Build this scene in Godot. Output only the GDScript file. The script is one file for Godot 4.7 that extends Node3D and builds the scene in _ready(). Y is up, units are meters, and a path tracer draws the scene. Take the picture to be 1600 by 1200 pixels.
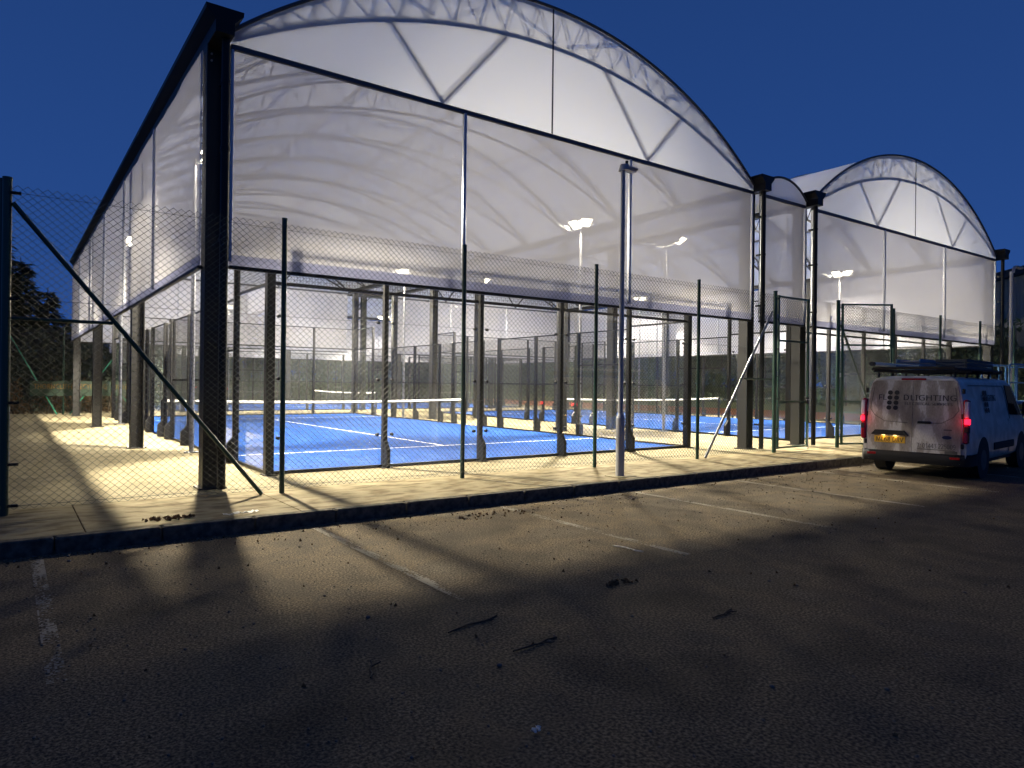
extends Node3D
# Floodlit padel courts under translucent fabric canopies at dusk, seen over a car park.
# x runs along the front of the canopies, -z runs back into them; the court floor is y = 0.

const ROAD := -0.15
var M := {}
var cache := {}
var used := {}
var rng := RandomNumberGenerator.new()

# ------------------------------------------------------------------ helpers
func numbered(called: String) -> String:
	if not used.has(called):
		used[called] = 0
		return called
	used[called] += 1
	return "%s_%03d" % [called, used[called]]

func tag(o: Node, label := "", category := "", group := "", kind := "") -> void:
	if label: o.set_meta("label", label)
	if category: o.set_meta("category", category)
	if group: o.set_meta("group", group)
	if kind: o.set_meta("kind", kind)

func thing(called: String, label: String, category: String, at := Vector3.ZERO, turn := 0.0, group := "") -> Node3D:
	var o := Node3D.new()
	o.name = numbered(called)
	add_child(o)
	o.position = at
	o.rotation.y = turn
	tag(o, label, category, group)
	return o

func copy_of(o: Node3D, called: String, label: String, at: Vector3, turn := 0.0, group := "") -> Node3D:
	var c: Node3D = o.duplicate()
	c.name = numbered(called)
	add_child(c)
	c.position = at
	c.rotation.y = turn
	tag(c, label, "", group)
	return c

func part(parent: Node, called: String, mesh: Mesh, material: Material, xf := Transform3D()) -> MeshInstance3D:
	var o := MeshInstance3D.new()
	o.name = called
	o.mesh = mesh
	o.material_override = material
	o.transform = xf
	parent.add_child(o, true)
	return o

func holder(parent: Node, called: String, xf := Transform3D()) -> Node3D:
	var o := Node3D.new()
	o.name = called
	o.transform = xf
	parent.add_child(o, true)
	return o

func T(x: float, y: float, z: float) -> Transform3D:
	return Transform3D(Basis(), Vector3(x, y, z))

func lin(r: float, g: float, b: float) -> Color:
	return Color(r, g, b).linear_to_srgb()

func mat(called: String, c: Color, rough := 0.7, metal := 0.0) -> StandardMaterial3D:
	var m := StandardMaterial3D.new()
	m.resource_name = called
	m.albedo_color = c
	m.roughness = rough
	m.metallic = metal
	M[called] = m
	return m

func noise_tex(seed_: int, freq: float, ramp: Array, size := 512, octaves := 4, kind := FastNoiseLite.TYPE_SIMPLEX_SMOOTH, normal := 0.0) -> NoiseTexture2D:
	var n := FastNoiseLite.new()
	n.noise_type = kind
	n.seed = seed_
	n.frequency = freq
	n.fractal_octaves = octaves
	var t := NoiseTexture2D.new()
	t.width = size
	t.height = size
	t.seamless = true
	t.noise = n
	if normal > 0.0:
		t.as_normal_map = true
		t.bump_strength = normal
	if ramp:
		var g := Gradient.new()
		var offs := PackedFloat32Array()
		var cols := PackedColorArray()
		for s in ramp:
			offs.append(s[0])
			cols.append(s[1])
		g.offsets = offs
		g.colors = cols
		t.color_ramp = g
	return t

func triplanar(m: StandardMaterial3D, metres: float, world := true) -> void:
	m.uv1_triplanar = true
	m.uv1_world_triplanar = world
	m.uv1_scale = Vector3.ONE / metres

func new_st() -> SurfaceTool:
	var st := SurfaceTool.new()
	st.begin(Mesh.PRIMITIVE_TRIANGLES)
	st.set_smooth_group(-1)
	return st

func done(st: SurfaceTool) -> ArrayMesh:
	st.generate_normals()
	return st.commit()

func quad(st: SurfaceTool, a: Vector3, b: Vector3, c: Vector3, d: Vector3) -> void:
	for v in [a, b, c, a, c, d]:
		st.add_vertex(v)

func box_in(st: SurfaceTool, c: Vector3, s: Vector3, basis := Basis()) -> void:
	var h := s * 0.5
	var p := []
	for i in 8:
		p.append(c + basis * Vector3(h.x if i & 1 else -h.x, h.y if i & 2 else -h.y, h.z if i & 4 else -h.z))
	quad(st, p[0], p[2], p[3], p[1])
	quad(st, p[5], p[7], p[6], p[4])
	quad(st, p[4], p[6], p[2], p[0])
	quad(st, p[1], p[3], p[7], p[5])
	quad(st, p[2], p[6], p[7], p[3])
	quad(st, p[4], p[0], p[1], p[5])

func box(s: Vector3, bevel := 0.0) -> Mesh:
	var key := "box%s%.4f" % [s, bevel]
	if not cache.has(key):
		if bevel <= 0.0:
			var b := BoxMesh.new()
			b.size = s
			cache[key] = b
		else:
			# chamfered box: an octagonal prism along y with chamfered ends
			var st := new_st()
			var h := s * 0.5
			var rings := []
			for r in [[-h.y, bevel], [-h.y + bevel, 0.0], [h.y - bevel, 0.0], [h.y, bevel]]:
				var x: float = h.x - r[1]
				var z: float = h.z - r[1]
				var y: float = r[0]
				var k := bevel
				rings.append([Vector3(-x + k, y, -z), Vector3(x - k, y, -z), Vector3(x, y, -z + k), Vector3(x, y, z - k), Vector3(x - k, y, z), Vector3(-x + k, y, z), Vector3(-x, y, z - k), Vector3(-x, y, -z + k)])
			for i in 3:
				for j in 8:
					var n := (j + 1) % 8
					quad(st, rings[i][j], rings[i + 1][j], rings[i + 1][n], rings[i][n])
			for j in range(1, 7):
				for v in [rings[3][0], rings[3][j + 1], rings[3][j], rings[0][0], rings[0][j], rings[0][j + 1]]:
					st.add_vertex(v)
			cache[key] = done(st)
	return cache[key]

func cyl(r: float, h: float, sides := 12, r2 := -1.0) -> Mesh:
	var key := "cyl%.4f_%.4f_%d_%.4f" % [r, h, sides, r2]
	if not cache.has(key):
		var c := CylinderMesh.new()
		c.bottom_radius = r
		c.top_radius = r if r2 < 0 else r2
		c.height = h
		c.radial_segments = sides
		c.rings = 1
		cache[key] = c
	return cache[key]

func along(a: Vector3, b: Vector3) -> Transform3D:
	# y axis from a to b, origin half way
	var y := (b - a).normalized()
	var x := Vector3(0, 0, 1).cross(y)
	if x.length() < 0.01: x = Vector3(1, 0, 0)
	x = x.normalized()
	return Transform3D(Basis(x, y, x.cross(y)), (a + b) * 0.5)

func rod(parent: Node, called: String, a: Vector3, b: Vector3, r: float, m: Material, sides := 10) -> MeshInstance3D:
	return part(parent, called, cyl(r, a.distance_to(b), sides), m, along(a, b))

func tube_in(st: SurfaceTool, pts: Array, r: float, sides := 8, closed_ends := true) -> void:
	var rings := []
	var n := pts.size()
	for i in n:
		var d: Vector3 = (pts[mini(i + 1, n - 1)] - pts[maxi(i - 1, 0)]).normalized()
		var u := Vector3(0, 0, 1) if absf(d.z) < 0.8 else Vector3(0, 1, 0)
		var x := u.cross(d).normalized()
		var y := d.cross(x)
		var ring := []
		for k in sides:
			var a := TAU * k / sides
			ring.append(pts[i] + (x * cos(a) + y * sin(a)) * r)
		rings.append(ring)
	st.set_smooth_group(0)
	for i in n - 1:
		for k in sides:
			var j := (k + 1) % sides
			quad(st, rings[i][k], rings[i + 1][k], rings[i + 1][j], rings[i][j])
	st.set_smooth_group(-1)
	if closed_ends:
		for k in range(1, sides - 1):
			for v in [rings[0][0], rings[0][k], rings[0][k + 1], rings[n - 1][0], rings[n - 1][k + 1], rings[n - 1][k]]:
				st.add_vertex(v)

func tube(pts: Array, r: float, sides := 8) -> Mesh:
	var st := new_st()
	tube_in(st, pts, r, sides)
	return done(st)

func extrude(poly: PackedVector2Array, z0: float, z1: float) -> Mesh:
	# polygon in x, y pushed from z0 to z1
	var st := new_st()
	var n := poly.size()
	for i in n:
		var a := poly[i]
		var b := poly[(i + 1) % n]
		quad(st, Vector3(a.x, a.y, z0), Vector3(b.x, b.y, z0), Vector3(b.x, b.y, z1), Vector3(a.x, a.y, z1))
	var tri := Geometry2D.triangulate_polygon(poly)
	for i in range(0, tri.size(), 3):
		var a := poly[tri[i]]
		var b := poly[tri[i + 1]]
		var c := poly[tri[i + 2]]
		for v in [Vector3(a.x, a.y, z0), Vector3(b.x, b.y, z0), Vector3(c.x, c.y, z0), Vector3(a.x, a.y, z1), Vector3(c.x, c.y, z1), Vector3(b.x, b.y, z1)]:
			st.add_vertex(v)
	return done(st)

func arc(xa: float, xb: float, ys: float, ya: float, n: int) -> Array:
	# circular arch from (xa, ys) over the apex height ya to (xb, ys)
	var h := (xb - xa) * 0.5
	var rise := ya - ys
	var r := (h * h + rise * rise) / (2.0 * rise)
	var half := asin(h / r)
	var out := []
	for i in n + 1:
		var a := lerpf(-half, half, float(i) / n)
		out.append(Vector3((xa + xb) * 0.5 + r * sin(a), ya - r + r * cos(a), 0))
	return out

func sheet(rows: Array) -> Mesh:
	# smooth surface through a grid of points
	var st := SurfaceTool.new()
	st.begin(Mesh.PRIMITIVE_TRIANGLES)
	st.set_smooth_group(0)
	for i in rows.size() - 1:
		for j in rows[i].size() - 1:
			quad(st, rows[i][j], rows[i][j + 1], rows[i + 1][j + 1], rows[i + 1][j])
	st.generate_normals()
	return st.commit()

func flat(x0: float, z0: float, x1: float, z1: float, y: float) -> Mesh:
	var st := new_st()
	quad(st, Vector3(x0, y, z0), Vector3(x1, y, z0), Vector3(x1, y, z1), Vector3(x0, y, z1))
	return done(st)

func lettering(parent: Node, called: String, text: String, height: float, width: float, m: Material, xf: Transform3D, serif := false) -> MeshInstance3D:
	var f := SystemFont.new()
	f.font_names = PackedStringArray(["Droid Serif" if serif else "Droid Sans"])
	var t := TextMesh.new()
	t.font = f
	t.text = text
	t.font_size = 64
	t.pixel_size = height / 46.0
	t.depth = 0.003
	t.curve_step = 3.0
	var o := part(parent, called, t, m, xf)
	var w := t.get_aabb().size.x
	if w > 0.001 and width > 0.0:
		o.transform = xf * Transform3D(Basis.from_scale(Vector3(width / w, 1, 1)), Vector3.ZERO)
	return o

# ------------------------------------------------------------------ sky, camera, materials
func set_camera_and_sky() -> void:
	var cam := Camera3D.new()
	cam.name = "camera"
	cam.fov = 57.6
	cam.near = 0.1
	cam.far = 800.0
	add_child(cam)
	cam.position = Vector3(-3.391, 1.481, 11.245)
	cam.basis = Basis(Vector3.UP, -0.62564) * Basis(Vector3.RIGHT, 0.00055) * Basis(Vector3.BACK, 0.01118)
	cam.current = true

	var sky_m := ProceduralSkyMaterial.new()
	sky_m.sky_top_color = lin(0.010, 0.036, 0.145)
	sky_m.sky_horizon_color = lin(0.023, 0.08, 0.30)
	sky_m.sky_curve = 0.32
	sky_m.ground_bottom_color = lin(0.006, 0.012, 0.03)
	sky_m.ground_horizon_color = lin(0.02, 0.06, 0.18)
	sky_m.sun_angle_max = 0.0
	sky_m.sky_cover = contrail()
	sky_m.sky_cover_modulate = Color(1, 1, 1, 1)
	var sky := Sky.new()
	sky.sky_material = sky_m
	var e := Environment.new()
	e.background_mode = Environment.BG_SKY
	e.sky = sky
	e.tonemap_mode = Environment.TONE_MAPPER_LINEAR
	e.tonemap_exposure = 1.0
	e.sdfgi_enabled = true
	e.ssao_enabled = true
	e.ssil_enabled = true
	var w := WorldEnvironment.new()
	w.name = "world"
	w.environment = e
	add_child(w)

func contrail() -> ImageTexture:
	# one thin vapour trail low in the north-west, soft at its edges
	var im := Image.create(2048, 1024, false, Image.FORMAT_RGBAF)
	var n := FastNoiseLite.new()
	n.seed = 4
	n.frequency = 0.03
	for i in 900:
		var t := i / 899.0
		var az := lerpf(-32.0, 11.0, t)     # degrees right of -z
		var el := lerpf(14.8, 13.5, t)
		var u := int(fposmod((az + 360.0) / 360.0 + 0.5, 1.0) * 2048.0) % 2048
		var v := (90.0 - el) / 180.0 * 1024.0
		var k := (0.6 + 0.4 * n.get_noise_1d(i)) * smoothstep(0.0, 0.15, t) * smoothstep(1.0, 0.8, t)
		for dv in range(-2, 3):
			var y := int(v) + dv
			var a := 0.016 * k * exp(-pow((y + 0.5 - v) / 0.9, 2.0))
			im.set_pixel(u, y, Color(a * 0.8, a, a * 1.5, 1.0))
	return ImageTexture.create_from_image(im)

func make_materials() -> void:
	var m: StandardMaterial3D
	# tarmac: dark stone in bitumen, with dusty and oily patches
	m = mat("tarmac", Color.WHITE, 0.92)
	m.albedo_texture = noise_tex(3, 0.13, [[0.0, lin(0.03, 0.027, 0.022)], [0.3, lin(0.06, 0.053, 0.042)], [0.45, lin(0.12, 0.102, 0.074)], [0.62, lin(0.165, 0.14, 0.1)], [0.78, lin(0.24, 0.205, 0.15)], [1.0, lin(0.38, 0.33, 0.25)]], 1024, 3)
	triplanar(m, 3.4)
	m.detail_enabled = true
	m.detail_blend_mode = BaseMaterial3D.BLEND_MODE_MUL
	m.detail_albedo = noise_tex(9, 0.012, [[0.0, Color(0.7, 0.68, 0.67)], [0.3, Color(0.84, 0.82, 0.8)], [0.45, Color(0.95, 0.92, 0.88)], [0.55, Color(1.0, 0.96, 0.9)], [0.7, Color(0.88, 0.86, 0.84)], [1.0, Color(1.0, 0.99, 0.97)]], 1024, 6)
	m.detail_uv_layer = BaseMaterial3D.DETAIL_UV_2
	m.uv2_triplanar = true
	m.uv2_world_triplanar = true
	m.uv2_scale = Vector3.ONE / 17.0
	m.heightmap_enabled = true
	m.heightmap_scale = 0.4
	m.heightmap_texture = noise_tex(5, 0.24, [], 1024, 2)
	# pale concrete of the slabs
	m = mat("concrete", Color.WHITE, 0.85)
	m.albedo_texture = noise_tex(12, 0.012, [[0.0, lin(0.155, 0.137, 0.088)], [0.35, lin(0.205, 0.182, 0.118)], [0.6, lin(0.235, 0.209, 0.137)], [1.0, lin(0.27, 0.242, 0.163)]], 1024, 6)
	triplanar(m, 6.1)
	m.detail_enabled = true
	m.detail_blend_mode = BaseMaterial3D.BLEND_MODE_MUL
	m.detail_albedo = noise_tex(15, 0.2, [[0.0, Color(0.72, 0.71, 0.7)], [0.3, Color(0.95, 0.94, 0.93)], [1.0, Color(1, 1, 1)]], 512, 3)
	m.detail_uv_layer = BaseMaterial3D.DETAIL_UV_2
	m.uv2_triplanar = true
	m.uv2_world_triplanar = true
	m.uv2_scale = Vector3.ONE / 1.3
	m.heightmap_enabled = true
	m.heightmap_scale = 0.5
	m.heightmap_texture = noise_tex(16, 0.1, [], 512, 4)
	# footway slabs: the same concrete under drag marks, mud smears and grime
	var f: StandardMaterial3D = m.duplicate()
	f.resource_name = "footway_concrete"
	f.detail_albedo = noise_tex(21, 0.011, [[0.0, Color(0.62, 0.57, 0.52)], [0.34, Color(0.82, 0.78, 0.73)], [0.5, Color(0.95, 0.93, 0.9)], [1.0, Color(1, 0.99, 0.97)]], 1024, 6)
	f.uv2_scale = Vector3(1.0 / 6.0, 1.0 / 3.0, 1.0 / 2.6)
	M["footway"] = f
	m = mat("kerb_stone", Color.WHITE, 0.9)
	m.albedo_texture = noise_tex(25, 0.03, [[0.0, lin(0.035, 0.032, 0.028)], [0.5, lin(0.085, 0.077, 0.064)], [1.0, lin(0.15, 0.135, 0.11)]], 512, 5)
	triplanar(m, 1.7)
	m = mat("paint_worn", lin(0.24, 0.22, 0.18), 0.9)
	m = mat("paint", lin(0.8, 0.8, 0.78), 0.8)
	# blue sand-dressed turf
	m = mat("turf", Color.WHITE, 0.95)
	m.albedo_texture = noise_tex(31, 0.02, [[0.0, lin(0.009, 0.036, 0.155)], [0.45, lin(0.011, 0.044, 0.185)], [0.7, lin(0.015, 0.052, 0.2)], [1.0, lin(0.034, 0.07, 0.2)]], 512, 5)
	triplanar(m, 5.3)
	m.heightmap_enabled = true
	m.heightmap_scale = 0.4
	m.heightmap_texture = noise_tex(33, 0.25, [], 512, 2)
	for k in ["tarmac", "concrete", "footway", "kerb_stone", "turf", "paint_worn"]:
		M[k].metallic_specular = 0.2
	M.turf.metallic_specular = 0.1
	# steel
	mat("black_steel", lin(0.008, 0.008, 0.0095), 0.45, 0.0).metallic_specular = 0.35
	mat("charcoal_steel", lin(0.012, 0.012, 0.013), 0.5, 0.0)
	mat("dark_alu", lin(0.05, 0.055, 0.075), 0.4, 0.2)
	m = mat("hem", lin(0.3, 0.31, 0.38), 0.6)
	m.backlight_enabled = true
	m.backlight = lin(0.11, 0.115, 0.17)
	mat("alu", lin(0.38, 0.4, 0.46), 0.35, 0.6)
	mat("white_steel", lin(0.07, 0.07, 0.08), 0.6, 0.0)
	mat("galv", lin(0.3, 0.31, 0.34), 0.45, 0.7)
	mat("lamp_column", lin(0.32, 0.32, 0.33), 0.5, 0.1)
	mat("green_coat", lin(0.008, 0.045, 0.028), 0.38)
	mat("green_wire", lin(0.006, 0.014, 0.01), 0.5)
	mat("green_bright", lin(0.02, 0.2, 0.12), 0.4)
	mat("welded_wire", lin(0.02, 0.02, 0.02), 0.5)
	# fabrics
	m = mat("roof_fabric", lin(0.6, 0.63, 0.69), 0.55)
	m.backlight_enabled = true
	m.backlight = lin(0.68, 0.7, 0.75)
	m = mat("gable_fabric", lin(0.6, 0.62, 0.67), 0.55)
	m.backlight_enabled = true
	m.backlight = lin(0.68, 0.7, 0.75)
	m = mat("curtain", Color(lin(0.42, 0.43, 0.5), 0.78), 0.5)
	m.transparency = BaseMaterial3D.TRANSPARENCY_ALPHA
	m.backlight_enabled = true
	m.backlight = lin(0.29, 0.285, 0.295)
	# glass
	m = mat("glass", Color(lin(0.85, 0.95, 0.9), 0.008), 0.02)
	m.transparency = BaseMaterial3D.TRANSPARENCY_ALPHA
	m = mat("lens_glow", lin(0.9, 0.9, 0.85), 0.4)
	m.emission_enabled = true
	m.emission = Color(1.0, 0.95, 0.82)
	m.emission_energy_multiplier = 14.0
	mat("net_white", lin(0.8, 0.8, 0.76), 0.8)
	mat("net_cord", lin(0.02, 0.02, 0.02), 0.8)
	# outdoors
	m = mat("soil", Color.WHITE, 0.95)
	m.albedo_texture = noise_tex(41, 0.02, [[0.0, lin(0.02, 0.018, 0.012)], [0.5, lin(0.045, 0.042, 0.025)], [1.0, lin(0.07, 0.075, 0.035)]], 512, 5)
	triplanar(m, 7.0)
	m = mat("leaf", lin(0.055, 0.085, 0.045), 0.6)
	m.backlight_enabled = true
	m.backlight = lin(0.05, 0.09, 0.03)
	mat("needles", lin(0.022, 0.034, 0.02), 0.8)
	mat("bark", lin(0.05, 0.04, 0.03), 0.9)
	mat("grass", lin(0.12, 0.15, 0.05), 0.9)
	mat("red_mulch", lin(0.3, 0.1, 0.035), 0.95)
	mat("twig", lin(0.03, 0.024, 0.018), 0.9)
	mat("dead_leaf", lin(0.12, 0.07, 0.03), 0.9)
	mat("stone", lin(0.15, 0.135, 0.11), 0.95).metallic_specular = 0.1
	mat("paper", lin(0.65, 0.63, 0.58), 0.8)

# ------------------------------------------------------------------ fence pieces
const DIAMOND := Vector2(0.086, 0.078)

func link_mesh(width: float, height: float) -> Mesh:
	# woven chain-link: upright zigzag wires, each hooked into the next
	var key := "link%.3f_%.3f" % [width, height]
	if cache.has(key): return cache[key]
	var wires := int(round(width / (DIAMOND.x * 0.5)))
	var step := width / wires
	var rows := int(round(height / (DIAMOND.y * 0.5)))
	var rise := height / rows
	var r := 0.0033
	var v := PackedVector3Array()
	var ix := PackedInt32Array()
	for w in wires:
		for j in rows + 1:
			var side := (j + w) % 2
			var p := Vector3((w + side) * step - width * 0.5, j * rise, 0.003 if side == 1 else -0.003)
			var at := v.size()
			v.append(p + Vector3(-r, 0, -r * 0.7))
			v.append(p + Vector3(r, 0, -r * 0.7))
			v.append(p + Vector3(0, 0, r))
			if j > 0:
				for k in 3:
					var a := at - 3 + k
					var b := at - 3 + (k + 1) % 3
					ix.append_array(PackedInt32Array([a, a + 3, b + 3, a, b + 3, b]))
	var arr := []
	arr.resize(Mesh.ARRAY_MAX)
	arr[Mesh.ARRAY_VERTEX] = v
	arr[Mesh.ARRAY_INDEX] = ix
	var am := ArrayMesh.new()
	am.add_surface_from_arrays(Mesh.PRIMITIVE_TRIANGLES, arr)
	cache[key] = am
	return am

func fence_run(f: Node3D, spots: Array, height: float, corner_first := false, corner_last := false) -> void:
	# spots: local points of the posts; panels of woven mesh between them
	for i in spots.size():
		var p: Vector3 = spots[i]
		var big: bool = (i == 0 and corner_first) or (i == spots.size() - 1 and corner_last)
		var r := 0.045 if big else 0.034
		var o := part(f, "post", cyl(r, height + 0.05, 14), M.green_coat, T(p.x, (height + 0.05) * 0.5, p.z))
		part(o, "cap", cyl(r + 0.003, 0.03, 14), M.green_coat, T(0, (height + 0.05) * 0.5, 0))
		if i < spots.size() - 1:
			var q: Vector3 = spots[i + 1]
			var d := q - p
			var len_ := d.length()
			var b := Basis(d / len_ * (len_ / 2.83), Vector3.UP, Vector3.UP.cross(d / len_) * -1.0)
			var face: Vector3 = (d / len_).cross(Vector3.UP)
			var mm := part(f, "chain_link_mesh", link_mesh(2.83, 3.52), M.green_wire, Transform3D(b, (p + q) * 0.5 + face * 0.042 + Vector3(0, 0.06, 0)))
			tag(mm, "", "", "", "stuff")
			for y in [0.1, 1.22, 2.35, 3.5]:
				rod(f, "line_wire", p + face * 0.046 + Vector3(0, y, 0), q + face * 0.046 + Vector3(0, y, 0), 0.0024, M.green_wire, 5)
		for y in [0.1, 0.55, 1.22, 2.35, 3.5]:
			if big:
				part(f, "clip", box(Vector3(0.11, 0.03, 0.03)), M.black_steel, T(p.x + 0.07, y, p.z + 0.02))

func gate_leaf(called: String, label: String, at: Vector3, turn: float, width: float) -> Node3D:
	var g := thing(called, label, "gate", at, turn, "")
	var h := 3.5
	for x in [0.03, width - 0.03]:
		part(g, "stile", box(Vector3(0.05, h, 0.05), 0.006), M.green_coat, T(x, 0.08 + h * 0.5, 0))
	for y in [0.105, 1.15, 2.55, 0.08 + h - 0.025]:
		part(g, "rail", box(Vector3(width - 0.11, 0.04, 0.04)), M.green_coat, T(width * 0.5, y, 0))
	var b := Basis.from_scale(Vector3((width - 0.12) / 1.29, 3.4 / 3.52, 1))
	var mm := part(g, "chain_link_mesh", link_mesh(1.29, 3.52), M.green_wire, Transform3D(b, Vector3(width * 0.5, 0.13, 0.028)))
	tag(mm, "", "", "", "stuff")
	var lock := part(g, "lock_box", box(Vector3(0.1, 0.16, 0.07), 0.008), M.black_steel, T(width - 0.09, 1.18, 0.02))
	part(lock, "handle", box(Vector3(0.12, 0.02, 0.02)), M.galv, T(-0.07, 0.02, 0.06))
	rod(g, "drop_bolt", Vector3(width - 0.07, 0.03, 0.05), Vector3(width - 0.07, 0.62, 0.05), 0.009, M.galv, 8)
	for y in [0.4, 1.8, 3.1]:
		part(g, "hinge", cyl(0.018, 0.1, 10), M.galv, T(-0.015, y, 0.0))
	return g

# ------------------------------------------------------------------ setting
func slab_mesh(w: float, d: float, h := 0.12) -> Mesh:
	return box(Vector3(w, h, d), 0.006)

func make_ground() -> void:
	var g := part(self, "ground", flat(-260, -300, 260, 120, -0.34), M.soil)
	tag(g, "dark earth stretching away round the courts", "ground", "", "structure")
	# tarmac, a fine grid with a gentle unevenness
	var rows := []
	var n := FastNoiseLite.new()
	n.seed = 77
	n.frequency = 0.09
	for i in 81:
		var row := []
		for j in 121:
			var x := lerpf(-45.0, 75.0, j / 120.0)
			var z := lerpf(3.42, 40.0, pow(i / 80.0, 1.5))
			row.append(Vector3(x, ROAD + n.get_noise_2d(x, z) * 0.006 * smoothstep(3.4, 4.6, z), z))
		rows.append(row)
	var road := part(self, "car_park", sheet(rows), M.tarmac)
	tag(road, "dark worn tarmac of the car park in front of the kerb", "car park", "", "structure")
	# bay lines, broken where the paint has worn off
	var wear := FastNoiseLite.new()
	wear.seed = 5
	wear.frequency = 0.9
	wear.fractal_octaves = 4
	var bays := [-3.16, -0.58, 1.95, 4.42, 6.9, 9.4, 11.9]
	var worn := [0.14, 0.02, 0.06, -0.08, -0.04, 0.0, 0.0]
	for b in bays.size():
		var st := new_st()
		var cell := 0.012
		for k in 8:
			for l in 260:
				var x: float = bays[b] - 0.048 + k * cell
				var z := 3.66 + l * cell
				var v := 0.7 * wear.get_noise_2d(x * 6.0 + b * 31.0, z * 2.0) + 0.7 * wear.get_noise_2d(x * 40.0, z * 40.0)
				if v > worn[b] + (z - 3.6) * 0.035 - 0.1:
					var y := ROAD + n.get_noise_2d(x, z) * 0.006 * smoothstep(3.4, 4.6, z) + 0.005
					quad(st, Vector3(x, y, z), Vector3(x + cell, y, z), Vector3(x + cell, y, z + cell), Vector3(x, y, z + cell))
		var line := part(road, "bay_line", done(st), M.paint_worn)
		tag(line, "worn white bay line painted on the tarmac", "", "", "stuff")
	# concrete platform under the courts
	var pl := part(self, "platform", box(Vector3(46.0, 0.3, 41.5)), M.concrete, T(15.5, -0.15, -20.75 + 1.55))
	tag(pl, "pale concrete platform that carries the courts", "platform", "", "structure")
	pl.transform.origin = Vector3(15.5, -0.15, 1.55 - 20.75)
	# footway in front of it: cast bays with open joints, and a kerb of single stones
	var fw := holder(self, "pavement")
	tag(fw, "concrete footway with kerb between fence and car park", "pavement", "", "structure")
	var joints := [-14.0, -11.2, -8.4, -5.6, -2.76, -0.64, 2.75, 5.3, 7.8, 10.6, 13.4, 16.2, 19.0, 21.8, 24.6, 27.4, 30.2, 33.0, 38.5]
	for i in joints.size() - 1:
		var a: float = joints[i]
		var b: float = joints[i + 1]
		for row in [[1.556, 2.42], [2.428, 3.335]]:
			part(fw, "slab", slab_mesh(b - a - 0.008, row[1] - row[0]), M.footway, T((a + b) * 0.5, -0.06 + rng.randf_range(-0.002, 0.002), (row[0] + row[1]) * 0.5))
	var bed := part(fw, "bedding", box(Vector3(52.5, 0.2, 1.92)), M.soil, T(12.25, -0.225, 2.5))
	bed.name = "bedding"
	var kx := -14.0
	while kx < 38.0:
		part(fw, "kerb_stone", box(Vector3(0.905, 0.3, 0.125), 0.014), M.kerb_stone, Transform3D(Basis(Vector3.UP, rng.randf_range(-0.003, 0.003)), Vector3(kx + 0.457, -0.148 + rng.randf_range(-0.003, 0.003), 3.405)))
		kx += 0.915

func leaf_mesh(l: float, w: float) -> Mesh:
	var st := new_st()
	quad(st, Vector3(0, 0, 0), Vector3(-w, 0.02, l * 0.5), Vector3(0, -0.03, l), Vector3(w, 0.02, l * 0.5))
	return done(st)

func scatter(parent: Node, called: String, mesh: Mesh, m: Material, places: Array) -> MultiMeshInstance3D:
	var mm := MultiMesh.new()
	mm.transform_format = MultiMesh.TRANSFORM_3D
	mm.mesh = mesh
	mm.instance_count = places.size()
	for i in places.size():
		mm.set_instance_transform(i, places[i])
	var o := MultiMeshInstance3D.new()
	o.name = called
	o.multimesh = mm
	o.material_override = m
	parent.add_child(o, true)
	tag(o, "", "", "", "stuff")
	return o

func random_basis(s: float) -> Basis:
	return (Basis(Vector3.UP, rng.randf() * TAU) * Basis(Vector3.RIGHT, rng.randf_range(-1.3, 1.3))).scaled(Vector3.ONE * s)

func make_bush(called: String, label: String, category: String, at: Vector3, size: Vector3, leaves: int, leaf: float, m: Material, group := "") -> void:
	var b := thing(called, label, category, at, 0.0, group)
	var n := FastNoiseLite.new()
	n.seed = rng.randi() % 1000
	n.frequency = 0.55
	var places := []
	while places.size() < leaves:
		var p := Vector3(rng.randf_range(-0.5, 0.5), rng.randf(), rng.randf_range(-0.5, 0.5))
		var w := p * size
		var k := n.get_noise_3dv(w + at)
		var edge := maxf(absf(p.x), absf(p.z)) * 2.0
		if k < -0.12 or p.y > 0.85 + 0.35 * n.get_noise_2d(w.x * 1.7, w.z * 1.7) or edge > 0.88 + 0.3 * k:
			continue
		places.append(Transform3D(random_basis(rng.randf_range(0.7, 1.3)), w))
	scatter(b, "foliage", leaf_mesh(leaf, leaf * 0.32), m, places)
	for i in 5:
		var x := (i - 2) * size.x * 0.18
		var z := (i - 2) * size.z * 0.18
		rod(b, "stem", Vector3(x, 0, z), Vector3(x + rng.randf_range(-0.3, 0.3), size.y * 0.8, z + rng.randf_range(-0.3, 0.3)), 0.04, M.bark, 6)

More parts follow.
